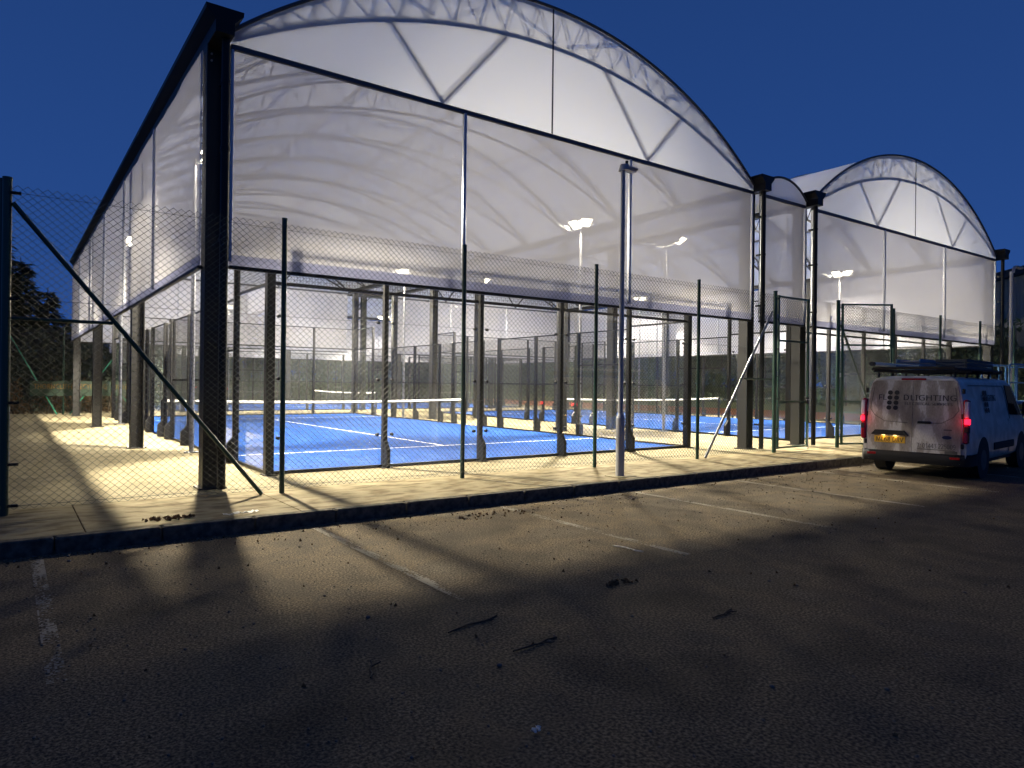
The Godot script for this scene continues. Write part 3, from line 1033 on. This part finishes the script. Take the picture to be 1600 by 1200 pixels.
# ------------------------------------------------------------------ far things
func make_background() -> void:
	# warehouse: gable wall of upright sheeting towards the courts
	var w := thing("warehouse", "beige sheet-clad warehouse with a dark roof edge", "building", Vector3(49, -0.3, 0))
	var st := new_st()
	var wall := mat("cladding", lin(0.3, 0.28, 0.22), 0.6)
	var z := -17.0
	var apex := 13.0
	while z < 16.0:
		var h0 := 7.0 + (z + 17.0) * 0.19
		var h1 := 7.0 + (z + 0.33 + 17.0) * 0.19
		for k in [[0.0, 0.12, 0.0, 0.0], [0.12, 0.165, 0.0, -0.035], [0.165, 0.285, -0.035, -0.035], [0.285, 0.33, -0.035, 0.0]]:
			quad(st, Vector3(k[2], 0, z + k[0]), Vector3(k[3], 0, z + k[1]), Vector3(k[3], lerpf(h0, h1, k[1] / 0.33), z + k[1]), Vector3(k[2], lerpf(h0, h1, k[0] / 0.33), z + k[0]))
		z += 0.33
	part(w, "gable_wall", done(st), wall)
	part(w, "side_wall", box(Vector3(40, 7.0, 0.1)), wall, T(20.0, 3.5, -17.0))
	part(w, "roof", extrude(PackedVector2Array([Vector2(0, 0), Vector2(33.6, 6.38), Vector2(33.6, 6.88), Vector2(-0.6, 0.38), Vector2(-0.6, -0.1)]), 0, 40.0), mat("roof_dark", lin(0.03, 0.03, 0.032), 0.6), Transform3D(Basis(Vector3(0, 0, 1), Vector3.UP, Vector3(1, 0, 0)), Vector3(-0.4, 7.02, -17.0)))
	# scissor lift behind the van
	var s := thing("scissor_lift", "blue tubular guard rails of a lift platform behind the van", "lift", Vector3(20.6, 0, 2.75), 0.0)
	var blue := mat("lift_blue", lin(0.05, 0.17, 0.36), 0.45)
	var dark := mat("lift_dark", lin(0.03, 0.03, 0.035), 0.6)
	part(s, "chassis", box(Vector3(1.9, 0.35, 0.76), 0.03), blue, T(0.95, 0.42, 0))
	for x in [0.3, 1.6]:
		for zz in [-0.36, 0.36]:
			part(s, "wheel", cyl(0.19, 0.12, 20), dark, Transform3D(Basis(Vector3.RIGHT, PI / 2), Vector3(x, 0.19, zz)))
	for zz in [-0.28, 0.28]:
		for k in 2:
			rod(s, "scissor_arm", Vector3(0.15, 0.62 + 0.16 * k, zz), Vector3(1.75, 0.74 + 0.16 * k, zz), 0.035, dark, 8)
	part(s, "platform", box(Vector3(1.9, 0.1, 0.76), 0.02), blue, T(0.95, 1.1, 0))
	for zz in [-0.36, 0.36]:
		var rail := [Vector3(0.03, 1.12, zz), Vector3(0.03, 2.15, zz), Vector3(0.06, 2.22, zz), Vector3(0.13, 2.25, zz), Vector3(1.77, 2.25, zz), Vector3(1.84, 2.22, zz), Vector3(1.87, 2.15, zz), Vector3(1.87, 1.12, zz)]
		part(s, "guard_rail", tube(rail, 0.026, 10), blue)
		rod(s, "mid_rail", Vector3(0.03, 1.7, zz), Vector3(1.87, 1.7, zz), 0.018, blue, 8)
		for x in [0.5, 0.62, 1.3]:
			rod(s, "upright", Vector3(x, 1.14, zz), Vector3(x, 2.25, zz), 0.022, blue, 8)
	for x in [0.03, 1.87]:
		rod(s, "end_rail", Vector3(x, 2.2, -0.36), Vector3(x, 2.2, 0.36), 0.024, blue, 8)
	# grass and mulch beyond the right-hand curtain
	var g := part(self, "verge", sheet([[Vector3(27.5, 0.0, 1.0), Vector3(27.5, 0.0, -40)], [Vector3(30.0, 0.25, 1.0), Vector3(30.0, 0.25, -40)]]), M.red_mulch)
	tag(g, "reddish strip of mulch beyond the outer curtain", "verge", "", "structure")
	g = part(self, "bank", sheet([[Vector3(30.0, 0.25, 1.0), Vector3(30.0, 0.25, -60)], [Vector3(33.5, 0.75, 1.0), Vector3(33.5, 0.75, -60)], [Vector3(60, 1.0, 1.0), Vector3(60, 1.0, -60)]]), M.grass)
	tag(g, "low grass bank under the hedge", "bank", "", "structure")
	for i in 9:
		make_bush("hedge_bush", "dense dark green bush in the hedge beyond the outer curtain, behind the mulch strip", "bush", Vector3(33.2 + rng.randf_range(-0.5, 0.5), 0.5, -1.5 - i * 4.6), Vector3(3.0, rng.randf_range(4.2, 5.4), 5.4), 7500, 0.3, M.leaf, "bushes of the right-hand hedge")
	for i in 9:
		make_bush("hedge_bush", "dense dark green bush in the hedge behind the far crosswise court", "bush", Vector3(2.0 + i * 4.4, -0.3, -41.5 + rng.randf_range(-0.5, 0.5)), Vector3(5.2, rng.randf_range(4.2, 5.4), 3.0), 7000, 0.3, M.leaf, "bushes of the rear hedge")
	# left, behind the back fence
	for a in [[-4.0, -30.0, 9.9, 2.6, "tallest dark conifer behind the back fence, close to the corner post"], [-2.9, -31.5, 7.9, 2.0, "broad dark conifer behind the back fence beside the tallest one"], [-1.72, -32.5, 6.6, 1.2, "slim pointed dark conifer behind the back fence, next to the canopy curtain"], [-0.5, -33.5, 5.2, 1.9, "low dark conifer behind the banner, half hidden by the curtain wall"], [1.0, -38.0, 5.0, 2.0, "short dark conifer behind the rear canopy end"], [-7.0, -30.0, 9.5, 2.8, "tall dark conifer left of the corner post behind the fence"]]:
		make_conifer(a[4], Vector3(a[0], -0.34, a[1]), a[2], a[3])
	for i in 6:
		make_bush("shrub", "low brownish shrub at the foot of the back fence", "shrub", Vector3(-6.5 + i * 1.35, -0.3, -25.2 + rng.randf_range(-0.3, 0.3)), Vector3(1.9, rng.randf_range(0.9, 2.1), 1.4), 800, 0.09, M.dead_leaf, "shrubs behind the back fence")
	for i in 4:
		make_bush("dark_bush", "tall dark bush behind the banner fence under the conifers", "bush", Vector3(-6.0 + i * 2.3, -0.3, -28.0), Vector3(4.2, rng.randf_range(3.4, 4.4), 2.6), 4200, 0.3, M.needles, "dark bushes behind the back fence")

# ------------------------------------------------------------------ litter
func make_litter() -> void:
	var sticks := [[Vector3(-0.82, 0, 7.27), 0.48, 0.2, "straight dark stick lying on the tarmac"], [Vector3(-0.7, 0, 7.8), 0.38, 0.1, "forked dark twig lying on the tarmac near a pebble"], [Vector3(1.63, 0, 6.29), 0.36, -1.45, "pale thin stick lying at the edge of the light"], [Vector3(0.78, 0, 8.09), 0.3, 0.2, "thin twig lying on the dark tarmac"], [Vector3(-1.7, 0, 7.58), 0.22, 1.2, "small bent twig lying on dark tarmac"]]
	for s in sticks:
		var t := thing("stick", s[3], "stick", s[0] + Vector3(0, ROAD + 0.006, 0), s[2])
		var pts := []
		for i in 6:
			pts.append(Vector3(lerpf(-s[1] * 0.5, s[1] * 0.5, i / 5.0), rng.randf_range(0, 0.008), rng.randf_range(-0.015, 0.015)))
		part(t, "stem", tube(pts, 0.0055, 6), M.twig if s[2] > -0.4 else M.paper)
		rod(t, "side_shoot", pts[3], pts[3] + Vector3(s[1] * 0.18, 0.01, 0.06), 0.004, M.twig, 5)
	# drifts of leaves and grit
	for d in [[Vector3(0.72, ROAD, 7.12), 0.1, 22, "small drift of dry leaves on the dark tarmac"], [Vector3(-1.98, 0.004, 3.05), 0.16, 70, "flattened clump of dry leaves on the footway slab"], [Vector3(1.52, ROAD, 4.05), 0.35, 45, "leaves caught along the foot of the kerb"]]:
		var t := thing("leaf_drift", d[3], "leaves", d[0])
		var places := []
		for i in d[2]:
			var a := rng.randf() * TAU
			var r: float = d[1] * sqrt(rng.randf())
			places.append(Transform3D((Basis(Vector3.UP, rng.randf() * TAU) * Basis(Vector3.RIGHT, rng.randf_range(-0.4, 0.4))).scaled(Vector3.ONE * rng.randf_range(0.5, 1.2)), Vector3(cos(a) * r * 1.5, rng.randf_range(0.003, 0.014), sin(a) * r * 0.6)))
		scatter(t, "leaves", leaf_mesh(0.05, 0.016), M.dead_leaf, places)
	var grit := thing("grit", "loose grit and crumbs scattered over the tarmac", "grit", Vector3(0, ROAD, 0))
	tag(grit, "", "", "", "stuff")
	var sph := SphereMesh.new()
	sph.radius = 0.5
	sph.height = 1.0
	sph.radial_segments = 6
	sph.rings = 3
	var pl := []
	for i in 7000:
		var x := rng.randf_range(-6, 14)
		var z := 3.5 + 9.0 * pow(rng.randf(), 1.7)
		if rng.randf() < 0.35: z = 3.47 + absf(rng.randfn(0.0, 0.09))
		var s := rng.randf_range(0.006, 0.018) * (1.8 if rng.randf() < 0.04 else 1.0)
		pl.append(Transform3D(Basis(Vector3(rng.randf(), 1, rng.randf()).normalized(), rng.randf() * TAU).scaled(Vector3(s, s * 0.7, s * 1.2)), Vector3(x, s * 0.2, z)))
	scatter(grit, "crumbs", sph, M.stone, pl)
	pl = []
	for i in 420:
		var z := 3.5 + 9.0 * rng.randf() * rng.randf()
		if rng.randf() < 0.5: z = 3.5 + absf(rng.randfn(0.0, 0.22))
		pl.append(Transform3D((Basis(Vector3.UP, rng.randf() * TAU) * Basis(Vector3.RIGHT, rng.randf_range(-0.3, 0.3))).scaled(Vector3.ONE * rng.randf_range(0.35, 1.0)), Vector3(rng.randf_range(-6, 14), 0.004, z)))
	scatter(grit, "leaf_bits", leaf_mesh(0.035, 0.012), M.dead_leaf, pl)
	for s in [[Vector3(-1.07, ROAD, 7.94), 0.036, "rounded grey pebble on the dark tarmac"], [Vector3(-1.35, ROAD, 6.75), 0.035, "small pale pebble on the tarmac in half shade"]]:
		var st: SphereMesh = sph.duplicate()
		st.radial_segments = 10
		st.rings = 6
		var o := part(self, numbered("pebble"), st, M.stone, Transform3D(Basis(Vector3.UP, 0.7).scaled(Vector3(s[1], s[1] * 0.6, s[1] * 0.8)), s[0] + Vector3(0, s[1] * 0.25, 0)))
		tag(o, s[2], "pebble")
	for s in [[Vector3(-1.27, 0.006, 3.2), 0.4, 0.045, "crumpled white strip of plastic on the footway"], [Vector3(-1.37, ROAD + 0.006, 8.67), 0.05, 0.03, "small scrap of white paper on the dark tarmac"]]:
		var rows := []
		for j in 4:
			var row := []
			for i in 14:
				row.append(Vector3((i / 13.0 - 0.5) * s[1], 0.004 + rng.randf() * 0.03 * s[2] / 0.05, (j / 3.0 - 0.5) * s[2] + 0.3 * s[2] * sin(i * 0.9)))
			rows.append(row)
		var o := part(self, numbered("litter_scrap"), sheet(rows), M.paper, Transform3D(Basis(Vector3.UP, 0.15), s[0]))
		tag(o, s[3], "litter")

func _ready() -> void:
	rng.seed = 20240
	set_camera_and_sky()
	make_materials()
	make_ground()
	make_canopies()
	make_courts()
	make_masts()
	make_fences()
	make_lamp_columns()
	make_background()
	make_van()
	make_litter()

# ------------------------------------------------------------------ van
const VW := 1.8

func van_ring(a: float) -> Array:
	# cross-section of the body at distance a from the tail; b across, y up
	var top := 1.87
	var inset := 0.0
	if a < 0.12:
		top = lerpf(1.82, 1.87, smoothstep(0.0, 0.12, a))
		inset = 0.035 * (1.0 - smoothstep(0.0, 0.12, a))
	if a > 3.1:
		top = 1.87 - 0.03 * smoothstep(3.1, 3.4, a) - 0.72 * clampf((a - 3.4) / 0.75, 0, 1) - 0.22 * clampf((a - 4.15) / 0.45, 0, 1) - 0.3 * clampf((a - 4.55) / 0.1, 0, 1)
		inset = 0.06 * clampf((a - 3.9) / 0.7, 0, 1)
	var prof := [[0.1, 0.3], [0.02, 0.36], [0.0, 0.5], [0.0, 0.78], [0.012, 0.98], [0.03, 1.08], [0.065, 1.35], [0.115, 1.66], [0.15, 1.76], [0.21, 1.825], [0.3, 1.855], [0.5, 1.87], [0.9, 1.87]]
	var out := []
	for side in 2:
		var ring := []
		for q in prof:
			var y: float = q[1]
			if y > top - 0.1: y = minf(y, top) if top > 1.5 else minf(y, top - 0.02 * (1.0 - q[0]))
			var b: float = q[0] + inset
			ring.append([b if side == 0 else VW - b, y])
		if side == 1: ring.reverse()
		out.append_array(ring if side == 0 else ring.slice(1))
	return out

func make_van() -> void:
	var v := thing("van", "dirty white panel van with lit red tail lamps and a loaded roof rack", "van", Vector3(10.08, ROAD, 4.22), 0.12)
	# local axes: +x to the front of the van, +z to its right-hand side, tail at x = 0
	var paint := mat("van_white", Color.WHITE, 0.32)
	paint.albedo_texture = noise_tex(61, 0.012, [[0.0, lin(0.36, 0.33, 0.3)], [0.35, lin(0.46, 0.43, 0.39)], [0.55, lin(0.56, 0.53, 0.49)], [1.0, lin(0.7, 0.69, 0.66)]], 512, 6)
	triplanar(paint, 2.4, false)
	var door_paint := mat("van_door_white", Color.WHITE, 0.55)
	door_paint.albedo_texture = noise_tex(64, 0.009, [[0.0, lin(0.2, 0.17, 0.14)], [0.4, lin(0.3, 0.265, 0.23)], [0.6, lin(0.38, 0.35, 0.32)], [0.66, lin(0.56, 0.54, 0.52)], [1.0, lin(0.62, 0.61, 0.6)]], 512, 6)
	triplanar(door_paint, 2.2, false)
	door_paint.uv1_scale = Vector3(1 / 1.6, 1 / 4.5, 1 / 1.2)
	door_paint.detail_enabled = true
	door_paint.detail_blend_mode = BaseMaterial3D.BLEND_MODE_MUL
	door_paint.detail_albedo = noise_tex(67, 0.05, [[0.0, Color(0.8, 0.78, 0.75)], [0.5, Color(0.95, 0.94, 0.93)], [1.0, Color(1, 1, 1)]], 512, 5)
	door_paint.detail_uv_layer = BaseMaterial3D.DETAIL_UV_2
	door_paint.uv2_triplanar = true
	door_paint.uv2_scale = Vector3(2.2, 0.5, 2.2)
	var black := mat("van_black", lin(0.01, 0.01, 0.011), 0.8)
	var glassy := mat("van_glass", lin(0.01, 0.012, 0.014), 0.08)
	var tyre := mat("tyre", lin(0.018, 0.017, 0.016), 0.85)
	var red := mat("lamp_red", lin(0.25, 0.006, 0.01), 0.15)
	var clear := mat("lamp_clear", lin(0.45, 0.45, 0.5), 0.12)
	var lit := mat("tail_light_glow", lin(0.4, 0.02, 0.03), 0.3)
	lit.emission_enabled = true
	lit.emission = Color(1.0, 0.1, 0.2)
	lit.emission_energy_multiplier = 4.0
	var ink := mat("ink", lin(0.012, 0.012, 0.014), 0.5)
	var ink2 := mat("ink_grey", lin(0.06, 0.055, 0.05), 0.6)
	# body shell
	var st := SurfaceTool.new()
	st.begin(Mesh.PRIMITIVE_TRIANGLES)
	st.set_smooth_group(0)
	var stations := [0.0, 0.03, 0.08, 0.14, 0.6, 1.2, 2.0, 2.8, 3.1, 3.3, 3.4, 3.6, 3.8, 4.0, 4.15, 4.3, 4.5, 4.56, 4.62, 4.66]
	var rings := []
	for a in stations:
		var r := []
		for q in van_ring(a):
			var lean: float = maxf(0.0, q[1] - 0.9) * 0.07 * (1.0 - smoothstep(0.0, 0.7, a))
			r.append(Vector3(a + lean, q[1], q[0]))
		rings.append(r)
	for i in rings.size() - 1:
		for j in rings[i].size() - 1:
			var bx: float = (rings[i][j].x + rings[i + 1][j].x) * 0.5
			quad(st, rings[i][j], rings[i][j + 1], rings[i + 1][j + 1], rings[i + 1][j])
	st.set_smooth_group(-1)
	for end in [0, rings.size() - 1]:
		var r: Array = rings[end]
		var n := r.size()
		for j in n / 2:
			quad(st, r[j], r[j + 1], r[n - 2 - j], r[n - 1 - j])
	st.generate_normals()
	part(v, "body", st.commit(), paint)
	part(v, "underside", box(Vector3(4.3, 0.12, VW - 0.2)), black, T(2.35, 0.3, VW * 0.5))
	# rear doors, laid on the leaning tail: local x to the right of the tail, y up, z backwards
	var tail := Transform3D(Basis(Vector3(0, 0, 1), Vector3(0.07, 1, 0).normalized(), Vector3(-1, 0.07, 0).normalized()), Vector3(-0.012 - 0.9 * 0.07 + 0.063, 0.0, 0.0))
	tail.origin = Vector3(-0.065, 0.0, 0.0)
	for s in [0, 1]:
		var x0 := 0.11 if s == 0 else VW * 0.5 + 0.004
		var x1 := VW * 0.5 - 0.004 if s == 0 else VW - 0.11
		var poly: PackedVector2Array
		if s == 0:
			poly = PackedVector2Array([Vector2(x0, 0.47), Vector2(x1, 0.47), Vector2(x1, 1.79), Vector2(x0 + 0.14, 1.79), Vector2(x0 + 0.08, 1.74), Vector2(x0 + 0.05, 1.6), Vector2(x0 + 0.01, 1.2)])
		else:
			poly = PackedVector2Array([Vector2(x0, 0.47), Vector2(x1, 0.47), Vector2(x1 - 0.01, 1.2), Vector2(x1 - 0.05, 1.6), Vector2(x1 - 0.08, 1.74), Vector2(x1 - 0.14, 1.79), Vector2(x0, 1.79)])
		var d := part(v, "rear_door", extrude(poly, -0.02, 0.012), door_paint, tail)
		# pressed outline where the window would be
		var o := []
		for q in [[0.1, 1.66], [0.04, 1.25], [0.12, 1.13], [0.3, 1.02], [0.7, 1.0]]:
			o.append(Vector3(q[0] + 0.12 if s == 0 else VW - q[0] - 0.12, q[1], 0.012))
		part(d, "pressing", tube(o, 0.0045, 5), ink2)
		for y in [0.62, 1.15, 1.6]:
			part(d, "hinge", box(Vector3(0.05, 0.09, 0.03), 0.008), black, T(0.09 if s == 0 else VW - 0.09, y, 0.01))
		if s == 0:
			part(d, "plate_lamp_bar", extrude(PackedVector2Array([Vector2(0.2, 0.76), Vector2(0.84, 0.76), Vector2(0.77, 0.85), Vector2(0.27, 0.85)]), 0.012, 0.06), black)
			var plate := part(d, "number_plate", box(Vector3(0.54, 0.12, 0.01), 0.003), mat("plate_yellow", lin(0.62, 0.36, 0.02), 0.4), T(0.52, 0.675, 0.018))
			lettering(plate, "plate_lettering", "ML68 DRV", 0.085, 0.47, ink, T(0, 0, 0.007))
			for x in [0.42, 0.62]:
				var bulb := part(d, "plate_light", box(Vector3(0.05, 0.012, 0.02)), lens_warm(), T(x, 0.755, 0.045))
				var pl := OmniLight3D.new()
				pl.name = "plate_glow"
				pl.light_energy = 0.006
				pl.light_color = Color(1.0, 0.82, 0.5)
				pl.light_size = 0.02
				pl.omni_range = 4.0
				pl.omni_attenuation = 2.0
				pl.shadow_enabled = true
				bulb.add_child(pl)
				pl.position = Vector3(0, -0.02, 0.01)
		else:
			part(d, "handle", box(Vector3(0.22, 0.045, 0.04), 0.012), black, T(VW * 0.5 + 0.2, 1.02, 0.025))
			var oval := part(d, "badge", cyl(0.07, 0.008, 24), mat("badge_blue", lin(0.01, 0.015, 0.05), 0.3, 0.2), Transform3D(Basis(Vector3(1.1, 0, 0), Vector3(0, 0, 1), Vector3(0, -0.48, 0)), Vector3(VW - 0.33, 0.765, 0.016)))
			part(oval, "badge_ring", cyl(0.074, 0.006, 24), M.galv, T(0, -0.002, 0))
			part(d, "model_script", box(Vector3(0.13, 0.018, 0.006)), ink2, T(VW - 0.32, 0.9, 0.014))
			lettering(d, "telephone_lettering", "T: 01443 225009", 0.085, 0.62, ink2, T(VW * 0.5 + 0.4, 0.6, 0.014))
			part(d, "small_print", box(Vector3(0.6, 0.012, 0.004)), ink2, T(VW * 0.5 + 0.4, 0.535, 0.013))
			part(d, "sticker", box(Vector3(0.2, 0.06, 0.004)), ink2, T(VW - 0.26, 0.495, 0.013))
		if s == 0:
			# company name across both doors, with its two columns of round lamps
			lettering(d, "name_lettering", "FL", 0.1, 0.14, ink, T(0.37, 1.47, 0.014))
			lettering(d, "name_lettering", "DLIGHTING", 0.1, 0.86, ink, T(1.17, 1.47, 0.016))
			lettering(d, "service_lettering", "ELECTRICAL SERVICES", 0.05, 0.78, ink2, T(1.15, 1.36, 0.016))
			for col in 2:
				for row in 4:
					part(d, "logo_dot", cyl(0.043, 0.005, 20), ink, Transform3D(Basis(Vector3.RIGHT, PI / 2), Vector3(0.5 + col * 0.115 - (row - 1) * 0.006, 1.56 - row * 0.095, 0.015)))
	part(v, "high_brake_lamp", box(Vector3(0.42, 0.035, 0.03), 0.01), red, tail * T(VW * 0.5, 1.815, 0.015))
	# tail lamps: clear top, lit middle, red below, wrapped on to the flank
	for s in [0, 1]:
		var x := 0.05 if s == 0 else VW - 0.055
		var lamp := part(v, "tail_lamp", box(Vector3(0.085, 0.78, 0.13), 0.02), red, Transform3D(tail.basis, tail * Vector3(x + (0.012 if s == 1 else 0.0), 1.06, -0.02)))
		part(lamp, "clear_lens", box(Vector3(0.075, 0.3, 0.12), 0.015), clear, T(0.012 if s == 1 else -0.012, 0.21, 0.012))
		part(lamp, "tail_light", box(Vector3(0.085, 0.12, 0.125), 0.02), lit, T(0.012 if s == 1 else -0.012, 0.0, 0.01))
		part(lamp, "dark_lens", box(Vector3(0.08, 0.12, 0.12), 0.015), black, T(0.012 if s == 1 else -0.012, -0.14, 0.011))
		var g := OmniLight3D.new()
		g.name = "tail_glow"
		g.light_energy = 0.03
		g.light_color = Color(1.0, 0.08, 0.14)
		g.light_size = 0.05
		g.omni_range = 8.0
		g.omni_attenuation = 2.0
		g.shadow_enabled = true
		lamp.add_child(g)
		g.position = Vector3(0.02 if s == 1 else -0.02, 0, 0.11)
	# bumper with reflectors
	var bp := []
	for i in 3:
		var y: float = [0.26, 0.36, 0.47][i]
		var k: float = [0.05, 0.0, 0.02][i]
		bp.append([Vector3(0.55, y, -0.008), Vector3(0.08, y, -0.014), Vector3(-0.02 + k, y, 0.06), Vector3(-0.06 + k, y, 0.4), Vector3(-0.07 + k, y, VW * 0.5), Vector3(-0.06 + k, y, VW - 0.4), Vector3(-0.02 + k, y, VW - 0.06), Vector3(0.08, y, VW + 0.014), Vector3(0.55, y, VW + 0.008)])
	bp.append([])
	for q in bp[2]: bp[3].append(q + Vector3(0.08, 0.0, 0.0))
	var bumper := part(v, "bumper", sheet(bp), black)
	for z in [0.2, VW - 0.2]:
		part(bumper, "reflector", box(Vector3(0.02, 0.045, 0.16), 0.005), red, T(-0.035, 0.4, z))
	# wheels
	for x in [0.95, 3.85]:
		for z in [0.105, VW - 0.105]:
			var w := part(v, "wheel", cyl(0.33, 0.215, 28), tyre, Transform3D(Basis(Vector3.RIGHT, PI / 2), Vector3(x, 0.33, z)))
			part(w, "rim", cyl(0.19, 0.02, 20), mat("rim_grey", lin(0.05, 0.05, 0.055), 0.6), T(0, 0.102 if z > 1 else -0.102, 0))
			if z > 1:
				part(v, "wheel_arch", cyl(0.4, 0.02, 28), black, Transform3D(Basis(Vector3.RIGHT, PI / 2), Vector3(x, 0.36, VW - 0.009)))
	part(v, "sill_guard", box(Vector3(1.5, 0.14, 0.03), 0.01), black, T(2.4, 0.55, VW + 0.004))
	# flank: panel outline, cab window, door
	var side := Transform3D(Basis(Vector3(1, 0, 0), Vector3(0, 1, -0.17).normalized(), Vector3(0, 0.17, 1).normalized()), Vector3(0, 1.35, VW - 0.052))
	var line := []
	for q in [[0.35, 0.36], [2.65, 0.36], [2.75, 0.3], [2.85, -0.3]]: line.append(Vector3(q[0], q[1], 0.002))
	part(v, "panel_line", tube(line, 0.006, 5), ink2, side)
	part(v, "cab_window", extrude(PackedVector2Array([Vector2(2.95, -0.22), Vector2(3.85, -0.25), Vector2(3.35, 0.36), Vector2(2.9, 0.38)]), -0.01, 0.008), glassy, side)
	lettering(v, "flank_lettering", "FL  DLIGHTING", 0.12, 0.95, ink, side * T(1.55, 0.12, 0.006))
	for col in 2:
		for row in 4:
			part(v, "logo_dot", cyl(0.05, 0.006, 18), ink, side * Transform3D(Basis(Vector3.RIGHT, PI / 2), Vector3(1.27 + col * 0.13, 0.22 - row * 0.11, 0.006)))
	rod(v, "door_gap", Vector3(2.8, 0.4, VW + 0.003), Vector3(2.8, 1.05, VW - 0.018), 0.006, ink2, 5)
	part(v, "mirror", box(Vector3(0.16, 0.3, 0.2), 0.03), black, T(3.75, 1.25, VW + 0.14))
	part(v, "windscreen", extrude(PackedVector2Array([Vector2(0.16, 0), Vector2(VW - 0.16, 0), Vector2(VW - 0.26, 0.86), Vector2(0.26, 0.86)]), 0.0, 0.01), glassy, Transform3D(Basis(Vector3(0, 0, 1), Vector3(-0.72, 0.69, 0).normalized(), Vector3(0.69, 0.72, 0).normalized()), Vector3(4.13, 1.17, 0)))
	# roof rack with its load
	var rack := thing("roof_rack", "black steel rack bolted along the roof of the van", "rack", v.position, 0.12)
	for z in [0.2, VW - 0.2]:
		rod(rack, "side_rail", Vector3(-0.02, 2.0, z), Vector3(3.1, 2.0, z), 0.02, black, 10)
	for x in [0.12, 0.85, 1.6, 2.35, 3.0]:
		part(rack, "cross_bar", box(Vector3(0.05, 0.04, VW - 0.36)), black, T(x, 1.965, VW * 0.5))
		for z in [0.26, VW - 0.26]:
			rod(rack, "foot", Vector3(x, 1.85, z), Vector3(x + 0.05, 1.98, z), 0.022, black, 8)
	rod(rack, "roller", Vector3(-0.04, 2.02, 0.22), Vector3(-0.04, 2.02, VW - 0.22), 0.025, black, 10)
	var pipe := thing("pole", "long pale tube with black end caps lying on the roof rack", "tube", v.position, 0.12)
	rod(pipe, "tube", Vector3(-0.1, 2.1, 0.24), Vector3(2.7, 2.1, 0.29), 0.034, mat("tube_pale", lin(0.62, 0.61, 0.58), 0.5), 12)
	for x in [-0.13, 2.72]:
		rod(pipe, "end_cap", Vector3(x - 0.05, 2.1, 0.24 if x < 1 else 0.29), Vector3(x + 0.05, 2.1, 0.24 if x < 1 else 0.29), 0.042, black, 12)
	var lad := thing("ladder", "blue-grey folded ladder lying on the roof rack beside the tube", "ladder", v.position, 0.12)
	var bluish := mat("ladder_blue", lin(0.07, 0.16, 0.27), 0.5)
	for z in [0.5, 0.9]:
		for y in [2.05, 2.16]:
			part(lad, "stile", box(Vector3(2.3, 0.075, 0.03), 0.006), bluish, T(1.5, y, z))
	for i in 8:
		for y in [2.05, 2.16]:
			rod(lad, "rung", Vector3(0.5 + i * 0.28, y, 0.52), Vector3(0.5 + i * 0.28, y, 0.88), 0.014, M.galv, 8)
	var bun := thing("crate", "low grey slatted crate strapped on the right of the roof rack", "crate", v.position, 0.12)
	var grey := mat("crate_grey", lin(0.06, 0.065, 0.07), 0.8)
	part(bun, "floor", box(Vector3(1.8, 0.02, 0.5)), grey, T(1.7, 2.0, 1.3))
	for z in [1.05, 1.55]:
		for k in 3:
			part(bun, "slat", box(Vector3(1.8, 0.05, 0.015)), grey, T(1.7, 2.04 + k * 0.065, z))
	for x in [0.8, 2.6]:
		for k in 3:
			part(bun, "slat", box(Vector3(0.015, 0.05, 0.48)), grey, T(x, 2.04 + k * 0.065, 1.3))

func lens_warm() -> StandardMaterial3D:
	if not M.has("plate_light_glow"):
		var m := mat("plate_light_glow", lin(0.9, 0.8, 0.6), 0.4)
		m.emission_enabled = true
		m.emission = Color(1.0, 0.82, 0.5)
		m.emission_energy_multiplier = 3.0
	return M["plate_light_glow"]
